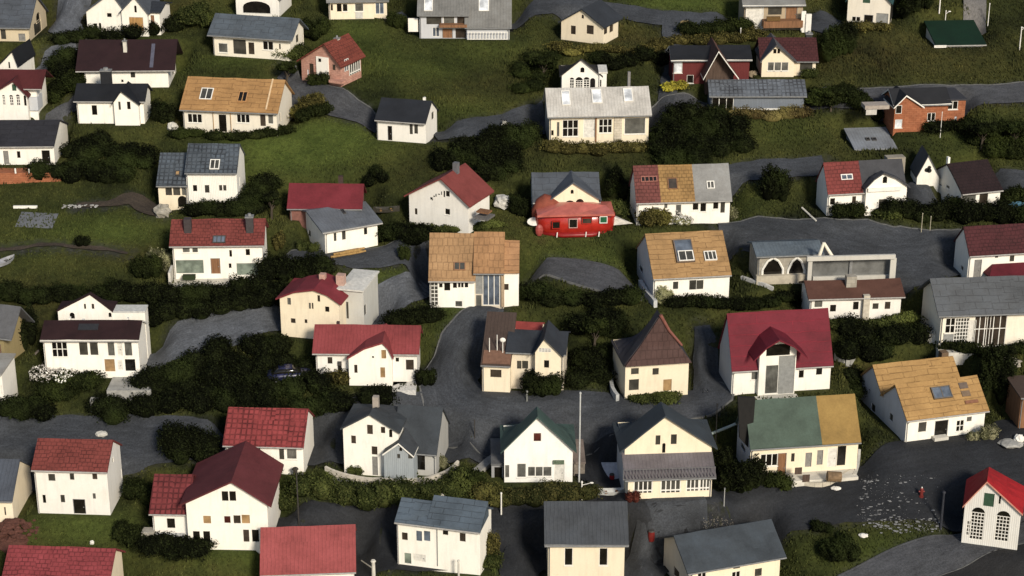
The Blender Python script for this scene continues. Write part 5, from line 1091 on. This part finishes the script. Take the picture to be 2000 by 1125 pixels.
B = [('dark round bush standing alone on the lawn right of the tricolour roof', 1515, 402, 58, 62, L_BLACK), ('dark bush between the slate gable house and the tricolour roof', 1205, 396, 48, 46, L_BLACK), ('black bush under the checker tiled roof, left side', 370, 918, 118, 62, L_BLACK),
 ('dark bush in front of the cross-gabled house', 338, 1114, 150, 30, L_BLACK), ('dark mound of shrubs at the bottom left of the road', 45, 836, 120, 38, L_BLACK), ('green shrub between the red tiled house and the cross gable', 268, 985, 60, 40, L_DARK), ('dark shrub below the cross-gabled house, left', 255, 1080, 70, 34, L_DARK),
 ('big dark shrub right of the cream veranda house', 1448, 975, 92, 54, L_BLACK), ('leafy green shrub beside the mossy roofed house', 1462, 938, 42, 34, L_GREEN), ('dark low shrub on the verge below the mossy roofed house', 1520, 972, 60, 26, L_DARK), ('dark heather bush on the grass island, lower right', 1640, 1108, 82, 34, L_BLACK), ('small dark bush at the tip of the grass island', 1608, 1054, 46, 20, L_BLACK),
 ('reddish dark bush at the left foot of the veranda house', 1236, 998, 30, 26, L_RED), ('dark bush on the left of the veranda door', 1410, 930, 44, 50, L_BLACK), ('small dark bush alone on the left lawn', 160, 490, 32, 22, L_BLACK), ('pale leafy bush at the foot of the red roofed terrace house', 310, 535, 50, 38, L_PALE), ('dark bush at the left of the terrace house', 285, 555, 60, 40, L_DARK),
 ('yellow clipped bush beside the red A-frame house', 1318, 187, 52, 18, L_YELLOW), ('olive bush in front of the tricolour roof house', 1278, 448, 74, 34, L_OLIVE), ('green bush right of the red boat house', 1208, 428, 46, 34, L_GREEN), ('flowering white bush right of the tricolour house', 1433, 432, 18, 26, L_PALE), ('dark bush left of the red boat house', 1015, 425, 46, 40, L_BLACK),
 ('golden shrub at the right gable of the orange roofed cream house', 600, 222, 66, 24, L_OLIVE), ('dark shrub below the golden one', 612, 240, 70, 20, L_DARK), ('bush at the foot of the pink brick house', 622, 170, 46, 24, L_DARK), ('rounded bush under the window of the scarlet roofed house', 655, 755, 54, 24, L_OLIVE), ('dark bush behind the red roof, upper left of the gable with black marks', 872, 348, 56, 42, L_BLACK),
 ('dark shrub left of the scarlet roofed house', 600, 755, 40, 30, L_BLACK), ('leafy climbing shrub at the corner of the stepped slate house', 955, 1100, 44, 66, L_OLIVE), ('thin pale shrub against the stepped slate house', 919, 1100, 20, 40, L_PALE), ('small round topiary bush against the stepped slate house', 865, 1107, 15, 20, L_DARK), ('green mound of shrub below the stepped slate house', 945, 1118, 66, 22, L_GREEN),
 ('bush growing against the dark gap beside the scarlet house terrace', 830, 760, 44, 36, L_BLACK), ('two-lobed dark bush below the small slate gable, centre', 1060, 790, 80, 46, L_BLACK), ('low bush at the base of the small slate gable', 1065, 750, 66, 22, L_DARK), ('grassy mound before the witch hat cottage', 1275, 792, 110, 14, L_GREEN), ('bush on the left corner of the dormer house', 1300, 598, 36, 34, L_PALE),
 ('bush in front of the house with curved front gable', 1660, 436, 70, 26, L_DARK), ('low green bush under the curved front gable', 1738, 436, 70, 18, L_GREEN), ('dark bush by the dark stair of the left yellow house', 42, 690, 60, 90, L_BLACK), ('green shrub under the flower bed, left', 130, 800, 130, 26, L_DARK), ('dark bush at the right of the orange shingle house', 1945, 800, 70, 90, L_BLACK),
 ('pale trimmed bush at the right corner of the orange shingle house', 1932, 866, 34, 30, L_PALE), ('small shrub under the right window of the orange shingle house', 1902, 864, 24, 18, L_PALE), ('green shrub in the terrace garden of the spreading slate house', 693, 932, 32, 20, L_GREEN), ('leafy shrub beside the open shed of the spreading slate house', 862, 918, 26, 30, L_PALE), ('tiny green shrub before the grey boarded gable', 803, 932, 26, 14, L_GREEN),
 ('dark bush beside the lane under the tan shingle house', 790, 512, 26, 36, L_DARK), ('green bush at the left of the brick house', 1700, 232, 60, 28, L_DARK), ('dark sprawling bush under the brick house', 1640, 232, 130, 26, L_DARK), ('green bush at the right corner of the cream triple window house', 1582, 160, 32, 16, L_GREEN), ('dark scrub bush in front of the brick house', 1860, 268, 110, 22, L_BLACK),
 ('green shrub behind the white farmhouse, right', 372, 66, 90, 32, L_GREEN), ('dark bush at the left foot of the small white cottage', 130, 205, 70, 34, L_DARK), ('dark bush at the right of the small white cottage', 318, 246, 50, 40, L_BLACK), ('two slim young shrubs left of the grey ribbed corner house', 590, 496, 22, 22, L_GREEN), ('slim shrub under the corner of the grey ribbed house', 612, 496, 22, 18, L_GREEN),
 ('light green shrub right of the red roofed terrace house', 545, 500, 24, 34, L_OLIVE), ('dark shrub behind the tall crimson roof house', 735, 385, 52, 26, L_BLACK), ('broad dark bush below the blue sheet at the right edge', 1985, 412, 60, 36, L_DARK), ('bush beside the top edge bungalow, dark', 615, 92, 60, 36, L_DARK), ('dark leafy bush on the bank beside the balcony house', 775, 60, 40, 30, L_DARK),
 ('olive bush on the bank left of the narrow cream house', 105, 35, 50, 40, L_OLIVE), ('rough grass mound by the bungalow', 570, 118, 80, 24, L_GREEN), ('green mound under the gable house with a dark door, top right', 1700, 66, 90, 16, L_OLIVE), ('black bush right of the gable house with a dark door', 1790, 45, 70, 50, L_BLACK), ('dark bush right of the cream maroon roofed house', 1640, 120, 70, 60, L_BLACK), ('green bush on the rise by the far right road', 1975, 320, 60, 28, L_DARK)]
for q in B: bush(*q, deep=.7 if q[3] > 90 else .85, lumps=2 if q[3] < 40 else (3 if q[3] < 70 else 5), dens=120 if q[3] < 40 else 95, leaf=.135 if q[3] < 40 else .165)
bush('bed of white flowers below the maroon roofed house, left', 102, 752, 90, 20, L_DARK, 'flower bed', 'flower_bed', flowers=22, lumps=5, leaf=.16)
bush('low white blossoming shrub on the terrace of the scarlet roofed house', 792, 738, 36, 14, L_PALE, 'flower bed', 'flower_bed', flowers=30, lumps=2, leaf=.12)
bush('white flowering plants along the front of the tricolour house', 1335, 446, 36, 20, L_PALE, 'flower bed', 'flower_bed', flowers=25, lumps=2, leaf=.12)
def tree(label, cx, yb, hp, w, mat):
    P = ground(cx, yb); s = px_per_m(P); H = hp/s/.9; rx = w/2/s; e = tag(empty('tree', P), label, 'tree', 'trees between the houses')
    m = MB(); m.tube((0, 0, -.3), (.1, 0, H*.45), .16, .11, 8); ends = []
    for k in range(5):
        a = k*1.3+.4; q = (rx*.5*math.cos(a)+.1, rx*.5*math.sin(a), H*(.6+.07*k)); m.tube((.1, 0, H*(.32+.025*k)), q, .07, .025, 6); ends.append(q)
    m.build('trunk', wood((.07, .055, .04)), e)
    ells = [(q[0], q[1], q[2], rx*.5, rx*.48, H*.17) for q in ends]+[(0, 0, H*.8, rx*.55, rx*.5, H*.2)]
    foliage('crown', ells, mat, e, dens=85, leaf=.2)
for a in (('dark tree at the foot of the lane beside the orange roofed cream house', 560, 168, 44, 44, L_DARK), ('dark tree on the slope above the pale tin roofed house', 1060, 158, 46, 56, L_DARK), ('dark tree beside the grey shed, near the brick house', 1622, 216, 40, 56, L_DARK), ('dark tree in the scrub above the right hand lane', 1915, 296, 50, 66, L_BLACK), ('dark tree right of the brick house, nearest the frame edge', 1978, 290, 46, 60, L_BLACK), ('tree with a dark crown near the grass bank hedge end', 925, 965, 46, 50, L_DARK), ('dark tree left of the crimson roof house in the middle', 530, 430, 52, 40, L_BLACK), ('dark tree on the slope behind the spreading slate house', 1160, 690, 60, 60, L_DARK)):
    tree(*a)

# ------------------------------------------------------------------ the red boat house on the lawn
P = ground(1058, 470); s = px_per_m(P); bt = tag(empty('houseboat', P+np.array([0, 0, .1]), R(3)), 'red boat-shaped house with a pale pink roof and white fins resting on the lawn', 'houseboat')
L = 140/s
def loft(sections, n=16, pw=2.6):
    vs = []; fs = []
    for (x, yc, zc, ry, rz) in sections:
        for k in range(n):
            t = 2*math.pi*k/n; c, q = math.cos(t), math.sin(t)
            vs.append((x, yc+ry*math.copysign(abs(c)**(2/pw), c), zc+rz*math.copysign(abs(q)**(2/pw), q)))
    for i in range(len(sections)-1):
        for k in range(n): fs.append((i*n+k, i*n+(k+1) % n, (i+1)*n+(k+1) % n, (i+1)*n+k))
    fs += [tuple(range(n))[::-1], tuple(range((len(sections)-1)*n, len(sections)*n))]
    return vs, fs
REDP = plain((.36, .022, .014), .25, 1.2, .7, spec=.5); PINK = plain((.46, .13, .10), .28, .8, .6, spec=.5)
v, f = loft([(-.6, 1.8, 1.55, .5, .6), (-.25, 1.8, 1.5, 1.2, 1.2), (.5, 1.8, 1.45, 1.7, 1.42), (L*.35, 1.8, 1.45, 1.95, 1.45), (L*.7, 1.8, 1.45, 1.9, 1.45), (L-.5, 1.8, 1.5, 1.6, 1.38), (L+.1, 1.8, 1.6, .9, 1.05), (L+.35, 1.8, 1.65, .3, .5)])
hull = mesh_obj('hull', v, f, REDP, bt, smooth=True)
v, f = loft([(-.2, 1.8, .35, 1.25, .36), (L*.3, 1.8, .3, 2.03, .42), (L*.7, 1.8, .3, 1.98, .42), (L+.1, 1.8, .38, 1.0, .35)]); mesh_obj('keel_band', v, f, plain((.22, .012, .012), .4, 1.5, .7), bt, smooth=True)
v, f = loft([(-.35, 1.8, 2.3, .9, .14), (.6, 1.8, 2.45, 1.9, .2), (L*.45, 1.8, 2.75, 2.1, .5), (L*.62, 1.8, 2.7, 2.1, .42), (L*.9, 1.8, 2.42, 1.9, .2), (L+.2, 1.8, 2.25, .8, .12)], pw=2.2); 
m = MB(); m.v = [(-.5, -.25, 2.72), (L+.1, -.2, 2.72), (L+.1, 3.8, 2.75), (-.5, 3.8, 2.75), (.9, 1.7, 3.1), (L*.42, 1.7, 3.5), (L*.62, 1.7, 3.4), (L-.7, 1.7, 3.05), (L*.45, -.32, 2.78)]
m.f = [(0, 8, 5, 4), (8, 6, 5), (8, 1, 7, 6), (1, 2, 7), (2, 3, 5, 6), (2, 6, 7), (3, 4, 5), (3, 0, 4)]; n = len(m.v)
m.v += [(x, y, z-.22) for (x, y, z) in m.v]; m.f += [tuple(q+n for q in f[::-1]) for f in m.f]+[(0, n, n+8, 8), (8, n+8, n+1, 1), (1, n+1, n+2, 2), (2, n+2, n+3, 3), (3, n+3, n, 0)]; m.build('deck_roof', PINK, bt)
v, f = loft([(-.9, 2.6, 2.0, .5, .5), (-.4, 2.7, 2.3, 1.0, 1.2), (.5, 2.8, 2.55, 1.1, 1.5), (1.3, 2.8, 2.5, 1.05, 1.3), (2.6, 2.8, 2.2, .5, .7)], pw=2.4); mesh_obj('wheelhouse', v, f, plain((.22, .055, .032), .8, 1.5, .6), bt, smooth=True)
mesh_obj('wheelhouse_window', *(lambda m: (m.v, m.f))(MB().box((.2, 1.62, 2.6), (1.15, 1.9, 2.95))), plain((.34, .07, .04), .4), bt)
W0 = s*1.0
for (x0, x1, z0, z1, mat, fr, nm) in ((1.15, 1.9, 1.25, 1.95, G_DARK, REDP, 'window'), (2.95, 3.75, 1.3, 2.2, G_DARK, plain((.5, .3, .26), .5), 'window'), (4.35, 5.3, 1.75, 2.3, G_BROWN, REDP, 'window'), (6.25, 6.95, 1.75, 2.4, plain((.02, .10, .045), .3), TRIM, 'window')):
    y = -.22 if x0 < 5.5 else -.12
    w = MB().box((x0, y, z0), (x1, y+.3, z1)).build(nm, mat, bt); m = MB(); e = .07
    for a in (((x0-e, y-.05, z0-e), (x1+e, y+.2, z0)), ((x0-e, y-.05, z1), (x1+e, y+.2, z1+e)), ((x0-e, y-.05, z0), (x0, y+.2, z1)), ((x1, y-.05, z0), (x1+e, y+.2, z1))): m.box(*a)
    m.build('frame', fr, w)
def fin(name, x0, x1, z0, z1, y, lean):
    m = MB(); n = 14; pts = [((x0+x1)/2+(x1-x0)/2*math.cos(2*math.pi*k/n), (z0+z1)/2+(z1-z0)/2*math.sin(2*math.pi*k/n)) for k in range(n)]
    m.v = [(x, y+lean*(z-z0), z) for (x, z) in pts]+[(x, y+.16+lean*(z-z0), z) for (x, z) in pts]
    m.f = [tuple(range(n)), tuple(range(2*n-1, n-1, -1))]+[((k+1) % n, k, n+k, n+(k+1) % n) for k in range(n)]; m.build(name, plain((.66, .62, .56), .5), bt)
fin('fin', -1.5, .1, 1.1, 1.9, 1.0, .5)
m = MB(); m.v = [(L-.1, 1.2, .9), (L-.1, 1.2, 2.0), (L+2.3, 1.6, .95), (L-.1, 2.2, .8), (L-.1, 2.2, 1.9), (L+2.3, 1.8, .9)]; m.f = [(0, 2, 1), (3, 4, 5), (1, 2, 5, 4), (0, 3, 5, 2), (0, 1, 4, 3)]; m.build('fin', plain((.60, .56, .50), .6), bt)
m = MB(); m.ball((-.25, .3, .85), (.45, .3, .7), 10, 6); m.build('fender', plain((.3, .06, .05), .4), bt)
m = MB()
for x in (1.6, 4.7, 6.1): m.tube((x, -.22, .2), (x+.06, -.22, .75), .07, .06, 6)
m.build('mooring_cleats', TRIM, bt)

# ------------------------------------------------------------------ poles, fences, small things
def pole(label, x, yt, yb, r=.07, mat=None, cat='pole', arm=0, name='pole'):
    P = ground(x, yb); d = ray(x, yt); t = ((P[1]-CAM[1])/d[1]); z = (CAM+d*t)[2]; e = tag(empty(name, P), label, cat, 'poles and posts')
    m = MB().tube((0, 0, -.4), (0, 0, z-P[2]), r, r*.75, 8); m.build('shaft', mat or plain((.34, .33, .31), .6), e)
    m = MB().tube((0, 0, z-P[2]-.02), (0, 0, z-P[2]+.12), r*1.3, r*.9, 8)
    if arm: m.tube((0, 0, z-P[2]-.3), (arm, -.1, z-P[2]), .04, .03, 6); m.ball((arm, -.1, z-P[2]), (.2, .12, .08), 8, 5)
    m.build('pole_cap', mat or GREYTRIM, e); return e
DP = plain((.045, .04, .035), .7)
pole('tall pale steel mast right of the white barn-like gable', 1131, 768, 940, .09, plain((.5, .5, .48), .5))
pole('thin dark pole with a thick wooden head beside the checker roofed house', 584, 915, 1030, .07, DP)
pole('thick dark wooden stump post at the edge of the grass bank', 578, 916, 944, .26, wood((.05, .04, .03)))
pole('short dark post on the road right of the white debris', 1837, 962, 1032, .14, plain((.03, .032, .04), .6))
pole('white mast above the ribbed metal roof, lower centre', 1136, 942, 982, .08, TRIM, arm=.9)
pole('thin white mast at the corner of the stepped slate house', 979, 964, 1008, .08, TRIM)
pole('thin grey post on the verge right of the veranda house', 1414, 955, 986, .06)
pole('thin dark lamp post on the road above the white barn-like gable', 927, 822, 862, .06, DP)
pole('pale post beside the top right boardwalk', 1834, -10, 28, .09, TRIM)
pole('curved-top white lamp by the dark green hut', 1846, 22, 42, .06, TRIM, arm=.4)
pole('leaning white cable post right of the boardwalk', 1929, 8, 52, .06, TRIM)
pole('thin white post below the brick house', 1836, 220, 270, .04, TRIM)
pole('white standpipe in the far right meadow', 1991, 54, 98, .08, TRIM, arm=.3)
pole('pale reed-like stake below the curved front gable, shorter one', 1799, 418, 455, .05, plain((.4, .36, .26)))
pole('pale reed-like stake below the curved front gable, taller one', 1816, 424, 452, .05, plain((.4, .36, .26)))
pole('thin downpipe-like mast in front of the ribbed metal roof', 1149, 1058, 1140, .08, TRIM)
pole('thin stake beside the mossy roofed house', 1397, 790, 880, .05, DP)
pole('leaning pale stick by the stone arcade lane', 757, 830, 860, .05)
pole('white wicket post above the cream maroon roofed house', 1446, 56, 76, .06, TRIM)
pole('thin pale post at the foot of the stepped slate house', 896, 1096, 1135, .11, PALECONC)
pole('pale bollard post beside the coral roof', 730, 1096, 1130, .2, PALECONC)
pole('slim dark mast in the thicket above the checker roof', 485, 775, 812, .05, DP)
pole('slim post below the small slate gable', 1029, 765, 785, .1, plain((.2, .2, .18)))
def rocks(name, label, spots, mat, cat, kind=None):
    m = MB(); random.seed(len(spots))
    for (x, y, w, hh) in spots:
        P = ground(x, y); s = px_per_m(P); m.ball((P[0], P[1], P[2]+hh/s*.3+(.1 if kind else 0)), (w/2/s, w/2.2/s, hh/s*.7), 9, 6, .45)
    o = m.build(name, mat); tag(o, label, cat, kind=kind); return o
random.seed(5); spots = []
for k in range(520):
    a = random.random(); x = 1680+a*170*random.random()**.8+random.gauss(0, 6); y = 930+random.random()*105; 
    if random.random() < .4: y = 1015+random.random()*28; x = 1720+random.random()*120
    spots.append((x, y, random.choice([1, 1.2, 1.5, 2, 3, 7])*random.uniform(.6, 1.1), random.uniform(.12, .45)))
rocks('debris', 'scatter of white rubble across the dark road, lower right', spots, plain((.33, .325, .31), .5, 2.5, .35), 'rubble', 'stuff')
random.seed(6)
rocks('debris', 'pale pebbles on the road verge above the cut slate roof', [(1372+random.random()*60, 1026+random.random()*14, 1.6, .7) for k in range(110)], plain((.26, .23, .18), .9, 4, .6), 'rubble', 'stuff')
for lab, x, y, w, hh, mt in (('pale boulder lying on the road above the red tiled house', 199, 850, 24, 8, PALECONC), ('big patterned grey stone below the tall white house, left', 318, 420, 34, 22, STONE), ('white boulder beside the lane right of the black roofed cottage', 985, 248, 12, 12, PALECONC), ('pale rock outcrop beside the slate house, right edge', 1822, 668, 26, 26, PALECONC), ('white rock under the rusty hut, right edge', 1990, 862, 20, 16, TRIM), ('pale stone on the lawn of the grass island', 1686, 1048, 18, 6, TRIM), ('small white stone on the lawn below the red tiled house', 180, 1062, 9, 7, TRIM), ('white rocky bank right of the red roofed gable', 985, 402, 44, 22, plain((.55, .53, .48), .9, 4, .5)), ('whitish rock at the corner of the orange roofed cream house', 338, 254, 22, 16, PALECONC), ('golden hay mound beside the top lane', 1338, 52, 24, 12, plain((.3, .22, .1), .9, 4, .6)), ('brown boulder left of the cream triple window house', 1470, 148, 22, 10, plain((.25, .2, .13))), ('white sack on the verge below the mossy roofed house', 1632, 955, 20, 4, TRIM), ('pale stone slab at the right of the orange shingle house', 1975, 868, 50, 8, CONC), ('pale stone bank beside the right edge road', 1965, 712, 60, 12, plain((.36, .32, .26)))):
    P = ground(x, y); s = px_per_m(P); m = MB(); random.seed(int(x)); m.ball((0, 0, hh/s*.3), (w/2/s, w/2.4/s, hh/s*.65), 12, 8, .35); o = m.build('boulder', mt); o.location = P; tag(o, lab, 'boulder')
random.seed(3)
P = ground(22, 1072); m = MB()
m.ball((0, 1, 0), (1.7, 1.6, .9), 14, 8, .15)
for k in range(150):
    a = random.gauss(0, .8); c = random.gauss(0, .8); r_ = random.uniform(.1, .28); m.ball((a, c+1, hgt(P[0]+a, P[1]+c+1)-P[2]+max(0, .9-(a*a+c*c)*.3)), (r_*1.3, r_, r_*.8), 6, 4, .5)
o = m.build('brick_heap', plain((.10, .04, .028), .9, 3, .5)); o.location = P; tag(o, 'heap of reddish broken brick above the bottom left house', 'brick heap')
# car roof sunk in the thicket, blue boat, tarpaulin, bins
def car(label, x, y, mat, yaw, sc=1.0):
    P = ground(x, y); e = tag(empty('parked_car', P, R(yaw)), label, 'car'); e.scale = (sc,)*3
    v, f = loft([(-2.1, 0, .75, .6, .25), (-1.9, 0, .72, .82, .38), (-.8, 0, .75, .86, .42), (.8, 0, .75, .86, .42), (1.7, 0, .7, .84, .36), (2.1, 0, .66, .65, .25)], 14, 3.2); mesh_obj('body', v, f, mat, e, smooth=True)
    v, f = loft([(-1.6, 0, 1.05, .6, .1), (-1.0, 0, 1.25, .68, .28), (.3, 0, 1.28, .68, .3), (1.1, 0, 1.05, .62, .1)], 14, 3); mesh_obj('windows', v, f, G_DARK, e, smooth=True)
    v, f = loft([(-1.0, 0, 1.52, .5, .03), (-.4, 0, 1.57, .6, .05), (.3, 0, 1.55, .55, .04)], 12, 3); mesh_obj('roof', v, f, mat, e, smooth=True)
    for (a, b_) in ((-1.3, -.8), (-1.3, .8), (1.3, -.8), (1.3, .8)):
        w = MB().tube((a, b_-.1, .32), (a, b_+.1, .32), .32, .32, 14).build('wheel', plain((.015, .015, .015), .8), e); MB().tube((a, b_-.115, .32), (a, b_+.115, .32), .18, .18, 10).build('rim', GREYTRIM, w)
    for q in (-.5, .5): MB().box((2.02, q-.16, .68), (2.12, q+.16, .8)).build('headlight', TRIM, e)
car('dark blue car almost buried in the thicket left of the scarlet roofed house', 566, 746, plain((.018, .02, .06), .3, spec=.6), 8, 1.05)
def rowing(label, x, y, L, mat, yaw, inner):
    P = ground(x, y); o = []; n = 9; vs = []; fs = []
    for i in range(n):
        t = i/(n-1)*2-1; w = (1-abs(t)**2.4)*L*.17; z = .5+.25*t*t
        for (a, b_) in ((-1, z), (-.75, .12), (0, 0), (.75, .12), (1, z), (.86, z-.04), (0, .2), (-.86, z-.04)): vs.append((t*L/2, a*w, b_))
    for i in range(n-1):
        for k in range(8): fs.append((i*8+k, (i+1)*8+k, (i+1)*8+(k+1) % 8, i*8+(k+1) % 8))
    e = tag(empty('rowing_boat', P+np.array([0, 0, .05]), R(yaw)), label, 'boat'); mesh_obj('hull', vs, fs, mat, e)
    for t in (-.22, .18): MB().box((t*L-.12, -L*.14, .34), (t*L+.12, L*.14, .39)).build('thwart', inner, e)
rowing('white rowing boat lying on the dark drive left of the veranda house', 1195, 968, 2.6, plain((.5, .5, .47), .5), 4, TIMBER)
rowing('black and pale rowing boat on the slope right of the corner house', 755, 416, 2.9, plain((.05, .045, .035), .5), 8, TIMBER_TAN)
rowing('striped grey boat at the left edge of the lawn', 4, 520, 3.6, plain((.30, .30, .31), .5), 55, TIMBER_GREY)
def sheet(name, label, cat, x, y, w, d, mat, h=.5, yaw=0):
    P = ground(x, y); n = 9; vs = []; random.seed(int(x))
    for j in range(n):
        for i in range(n):
            u, v = i/(n-1)*2-1, j/(n-1)*2-1; vs.append((u*w/2, v*d/2, h*(1-max(abs(u), abs(v))**2)*(.8+.3*random.random())+SLOPE*v*d/2+.06))
    fs = [(j*n+i, j*n+i+1, (j+1)*n+i+1, (j+1)*n+i) for j in range(n-1) for i in range(n-1)]; k = len(vs)
    vs += [(a, b_, c-.12) for (a, b_, c) in vs]; fs += [tuple(q+k for q in f[::-1]) for f in fs]
    o = mesh_obj(name, vs, fs, mat, smooth=True); o.location = P; o.rotation_euler = (0, 0, R(yaw)); tag(o, label, cat)
sheet('tarpaulin', 'pale blue tarpaulin over a heap at the right edge', 'tarpaulin', 1992, 418, 3.2, 2.6, plain((.10, .22, .30), .6), 1.0)
sheet('tarpaulin', 'grey groundsheet pegged flat on the left lawn', 'groundsheet', 72, 432, 4.2, 2.2, plain((.12, .125, .135), .6), .1, -8)
sheet('tarpaulin', 'white sheet spread on the yard left of the veranda house', 'groundsheet', 1186, 930, 2.2, 3.0, plain((.5, .5, .52), .6), .15)
P = ground(50, 408); m = MB().box((-1.3, -.12, 0), (1.3, .12, .28)); o = m.build('white_beam', TRIM); o.location = P; tag(o, 'white beam lying at the back edge of the grey groundsheet', 'beam')
random.seed(8)
rocks('debris', 'strewn pale scrap beside the dirt path, left lawn', [(120+random.random()*70, 403+random.random()*6, random.uniform(2, 7), 1.6) for k in range(40)], plain((.36, .35, .33), .9, 4, .5), 'rubble', 'stuff')
def barrel(label, x, y, r, h, mat, cat='bin'):
    P = ground(x, y); e = tag(empty('bin', P), label, cat); m = MB().tube((0, 0, 0), (0, 0, h*.5), r*.86, r, 14).tube((0, 0, h*.5), (0, 0, h), r, r*.9, 14); m.build('drum', mat, e); MB().tube((0, 0, h+.003), (0, 0, h+.1), r*.98, r*.8, 14).build('lid', DARKTRIM, e)
barrel('dark red bin standing alone on the tarmac near the lower edge', 1272, 1056, .32, 1.0, plain((.15, .014, .012), .5))
barrel('small red gas bottle on the white sheet by the veranda house', 1195, 938, .26, .55, plain((.36, .02, .02), .4), 'gas bottle')
P = ground(1799, 972); e = tag(empty('hydrant', P), 'red fire hydrant with a pale top on the dark road beside the white debris', 'hydrant')
m = MB().tube((0, 0, 0), (0, 0, .12), .24, .24, 12).tube((0, 0, .12), (0, 0, .8), .17, .15, 12); m.ball((0, 0, .82), (.17, .17, .16), 10, 6); m.build('barrel', plain((.2, .03, .025), .5), e); MB().tube((-.28, 0, .6), (.28, 0, .6), .08, .08, 8).build('outlet', plain((.2, .03, .025), .5), e); MB().tube((0, 0, .95), (0, 0, 1.08), .07, .05, 8).build('cap', TRIM, e)
# rails, beams and boards that lean or lie about
def plank(label, a, b_, w, mat, cat='plank', lift=.15):
    A, Bp = ground(*a), ground(*b_); A = A+np.array([0, 0, lift]); Bp = Bp+np.array([0, 0, lift]); c = (A+Bp)/2
    m = MB().tube(A-c, Bp-c, w, w, 6); o = m.build('plank', mat); o.location = c; tag(o, label, cat, 'loose boards and beams')
plank('pale beam lying on the grass left of the curved front gable', (1566, 408), (1594, 434), .1, PALECONC)
plank('long brown beam leaning on the bank, left edge', (24, 752), (76, 692), .12, plain((.22, .18, .15)), lift=.3)
plank('thin white rod fallen in the bush right of the orange shingle house', (1933, 738), (1953, 790), .04, TRIM, lift=1.2)
plank('pale plank beside the coral roofed house', (706, 1098), (728, 1114), .06, PALECONC)
plank('white gutter pipe from the veranda house to its neighbour', (1380, 880), (1436, 858), .14, plain((.36, .42, .38)), lift=1.4)
P = ground(688, 497); e = tag(empty('log_pile', P+np.array([0, -.3, .05]), R(27)), 'stack of yellowish logs along the wall of the grey ribbed corner house', 'log pile'); random.seed(12)
for k in range(7):
    x = -2.6+k*.35+random.random()*.3; MB().tube((x, (k % 3)*.16, .14+.22*(k % 2)), (x+random.uniform(1.6, 2.6), (k % 3)*.16, .16+.22*(k % 2)), .14, .12, 8).build('log', wood((.36, .22, .08)), e)
# low walls
def lowwall(label, pts, h, mat, w=.25, cat='wall'):
    S = spline([(*ground(x, y)[:2],) for (x, y) in pts], .6); m = MB()
    for k in range(len(S)-1):
        a, b_ = S[k], S[k+1]; d = b_-a; d = d/(np.linalg.norm(d)+1e-9); q = np.array([-d[1], d[0]])*w/2; za, zb = hgt(*a), hgt(*b_)
        m.add([(a[0]-q[0], a[1]-q[1], za-.3), (a[0]+q[0], a[1]+q[1], za-.3), (b_[0]+q[0], b_[1]+q[1], zb-.3), (b_[0]-q[0], b_[1]-q[1], zb-.3), (a[0]-q[0], a[1]-q[1], za+h), (a[0]+q[0], a[1]+q[1], za+h), (b_[0]+q[0], b_[1]+q[1], zb+h), (b_[0]-q[0], b_[1]-q[1], zb+h)], [(4,5,6,7), (0,1,5,4), (3,7,6,2), (0,4,7,3), (1,2,6,5)])
    tag(m.build('garden_wall', mat), label, cat)
lowwall('pale curved garden wall below the spreading slate house', [(636, 922), (680, 938), (740, 944), (800, 946), (860, 934), (895, 910)], .55, plain((.58, .53, .44), .9, 2, .65))
lowwall('pale curved terrace wall around the mossy roofed house', [(1500, 946), (1560, 950), (1620, 948), (1668, 920)], .5, plain((.5, .45, .36), .9, 2, .65))
lowwall('grey ramp wall left of the white barn-like gable', [(900, 944), (930, 925), (955, 905), (975, 892)], .35, CONC, .9)
lowwall('curved pale kerb wall left of the witch hat cottage', [(1206, 786), (1196, 770), (1194, 748), (1204, 730)], .8, plain((.42, .42, .40), .8, 2, .6), .35)
lowwall('low stone base wall of the yellow house path', [(1668, 935), (1676, 910), (1678, 888)], .5, PALECONC)
lowwall('grey flagged wall right of the crimson roof house', [(1632, 700), (1650, 712), (1668, 700)], .7, CONC, .4)
lowwall('pale curved wall left of the dormer house, running to a point', [(1250, 560), (1262, 580), (1280, 602)], .8, plain((.5, .5, .48), .8, 2, .7), .4)
lowwall('thin pale wall right of the dormer house', [(1448, 545), (1480, 556), (1510, 568)], .35, plain((.48, .47, .44)), .3)

# ------------------------------------------------------------------ light, sky, camera
AZ = R(24); ELEV = R(30)      # the sun stands behind the camera, to its right
sd = np.array([math.sin(AZ)*math.cos(ELEV), -math.cos(AZ)*math.cos(ELEV), math.sin(ELEV)])
sun = bpy.data.lights.new('sun', 'SUN'); sun.energy = 3.7; sun.angle = R(11); sun.color = (1, .92, .79)
so = bpy.data.objects.new('sun', sun); COL.objects.link(so); so.rotation_euler = Vector(sd).to_track_quat('Z', 'Y').to_euler(); so.location = (60, -120, 120)
w = bpy.data.worlds.new('World'); SC.world = w; w.use_nodes = True
nt = w.node_tree; sky = nt.nodes.new('ShaderNodeTexSky'); sky.sky_type = 'NISHITA'; sky.sun_disc = False; sky.sun_elevation = ELEV; sky.sun_rotation = math.pi-AZ
nt.links.new(sky.outputs[0], nt.nodes['Background'].inputs[0]); nt.nodes['Background'].inputs[1].default_value = .095
cd = bpy.data.cameras.new('camera'); cam = bpy.data.objects.new('camera', cd); COL.objects.link(cam)
cam.location = CAM; cam.rotation_euler = (R(90)-PITCH, 0, 0); cd.sensor_width = 36; cd.lens = 18/T; cd.clip_end = 3000; cd.clip_start = 1
SC.camera = cam
SC.view_settings.view_transform = 'Standard'; SC.view_settings.look = 'None'; SC.view_settings.exposure = 0.2; SC.view_settings.gamma = 1
SC.view_settings.use_curve_mapping = False
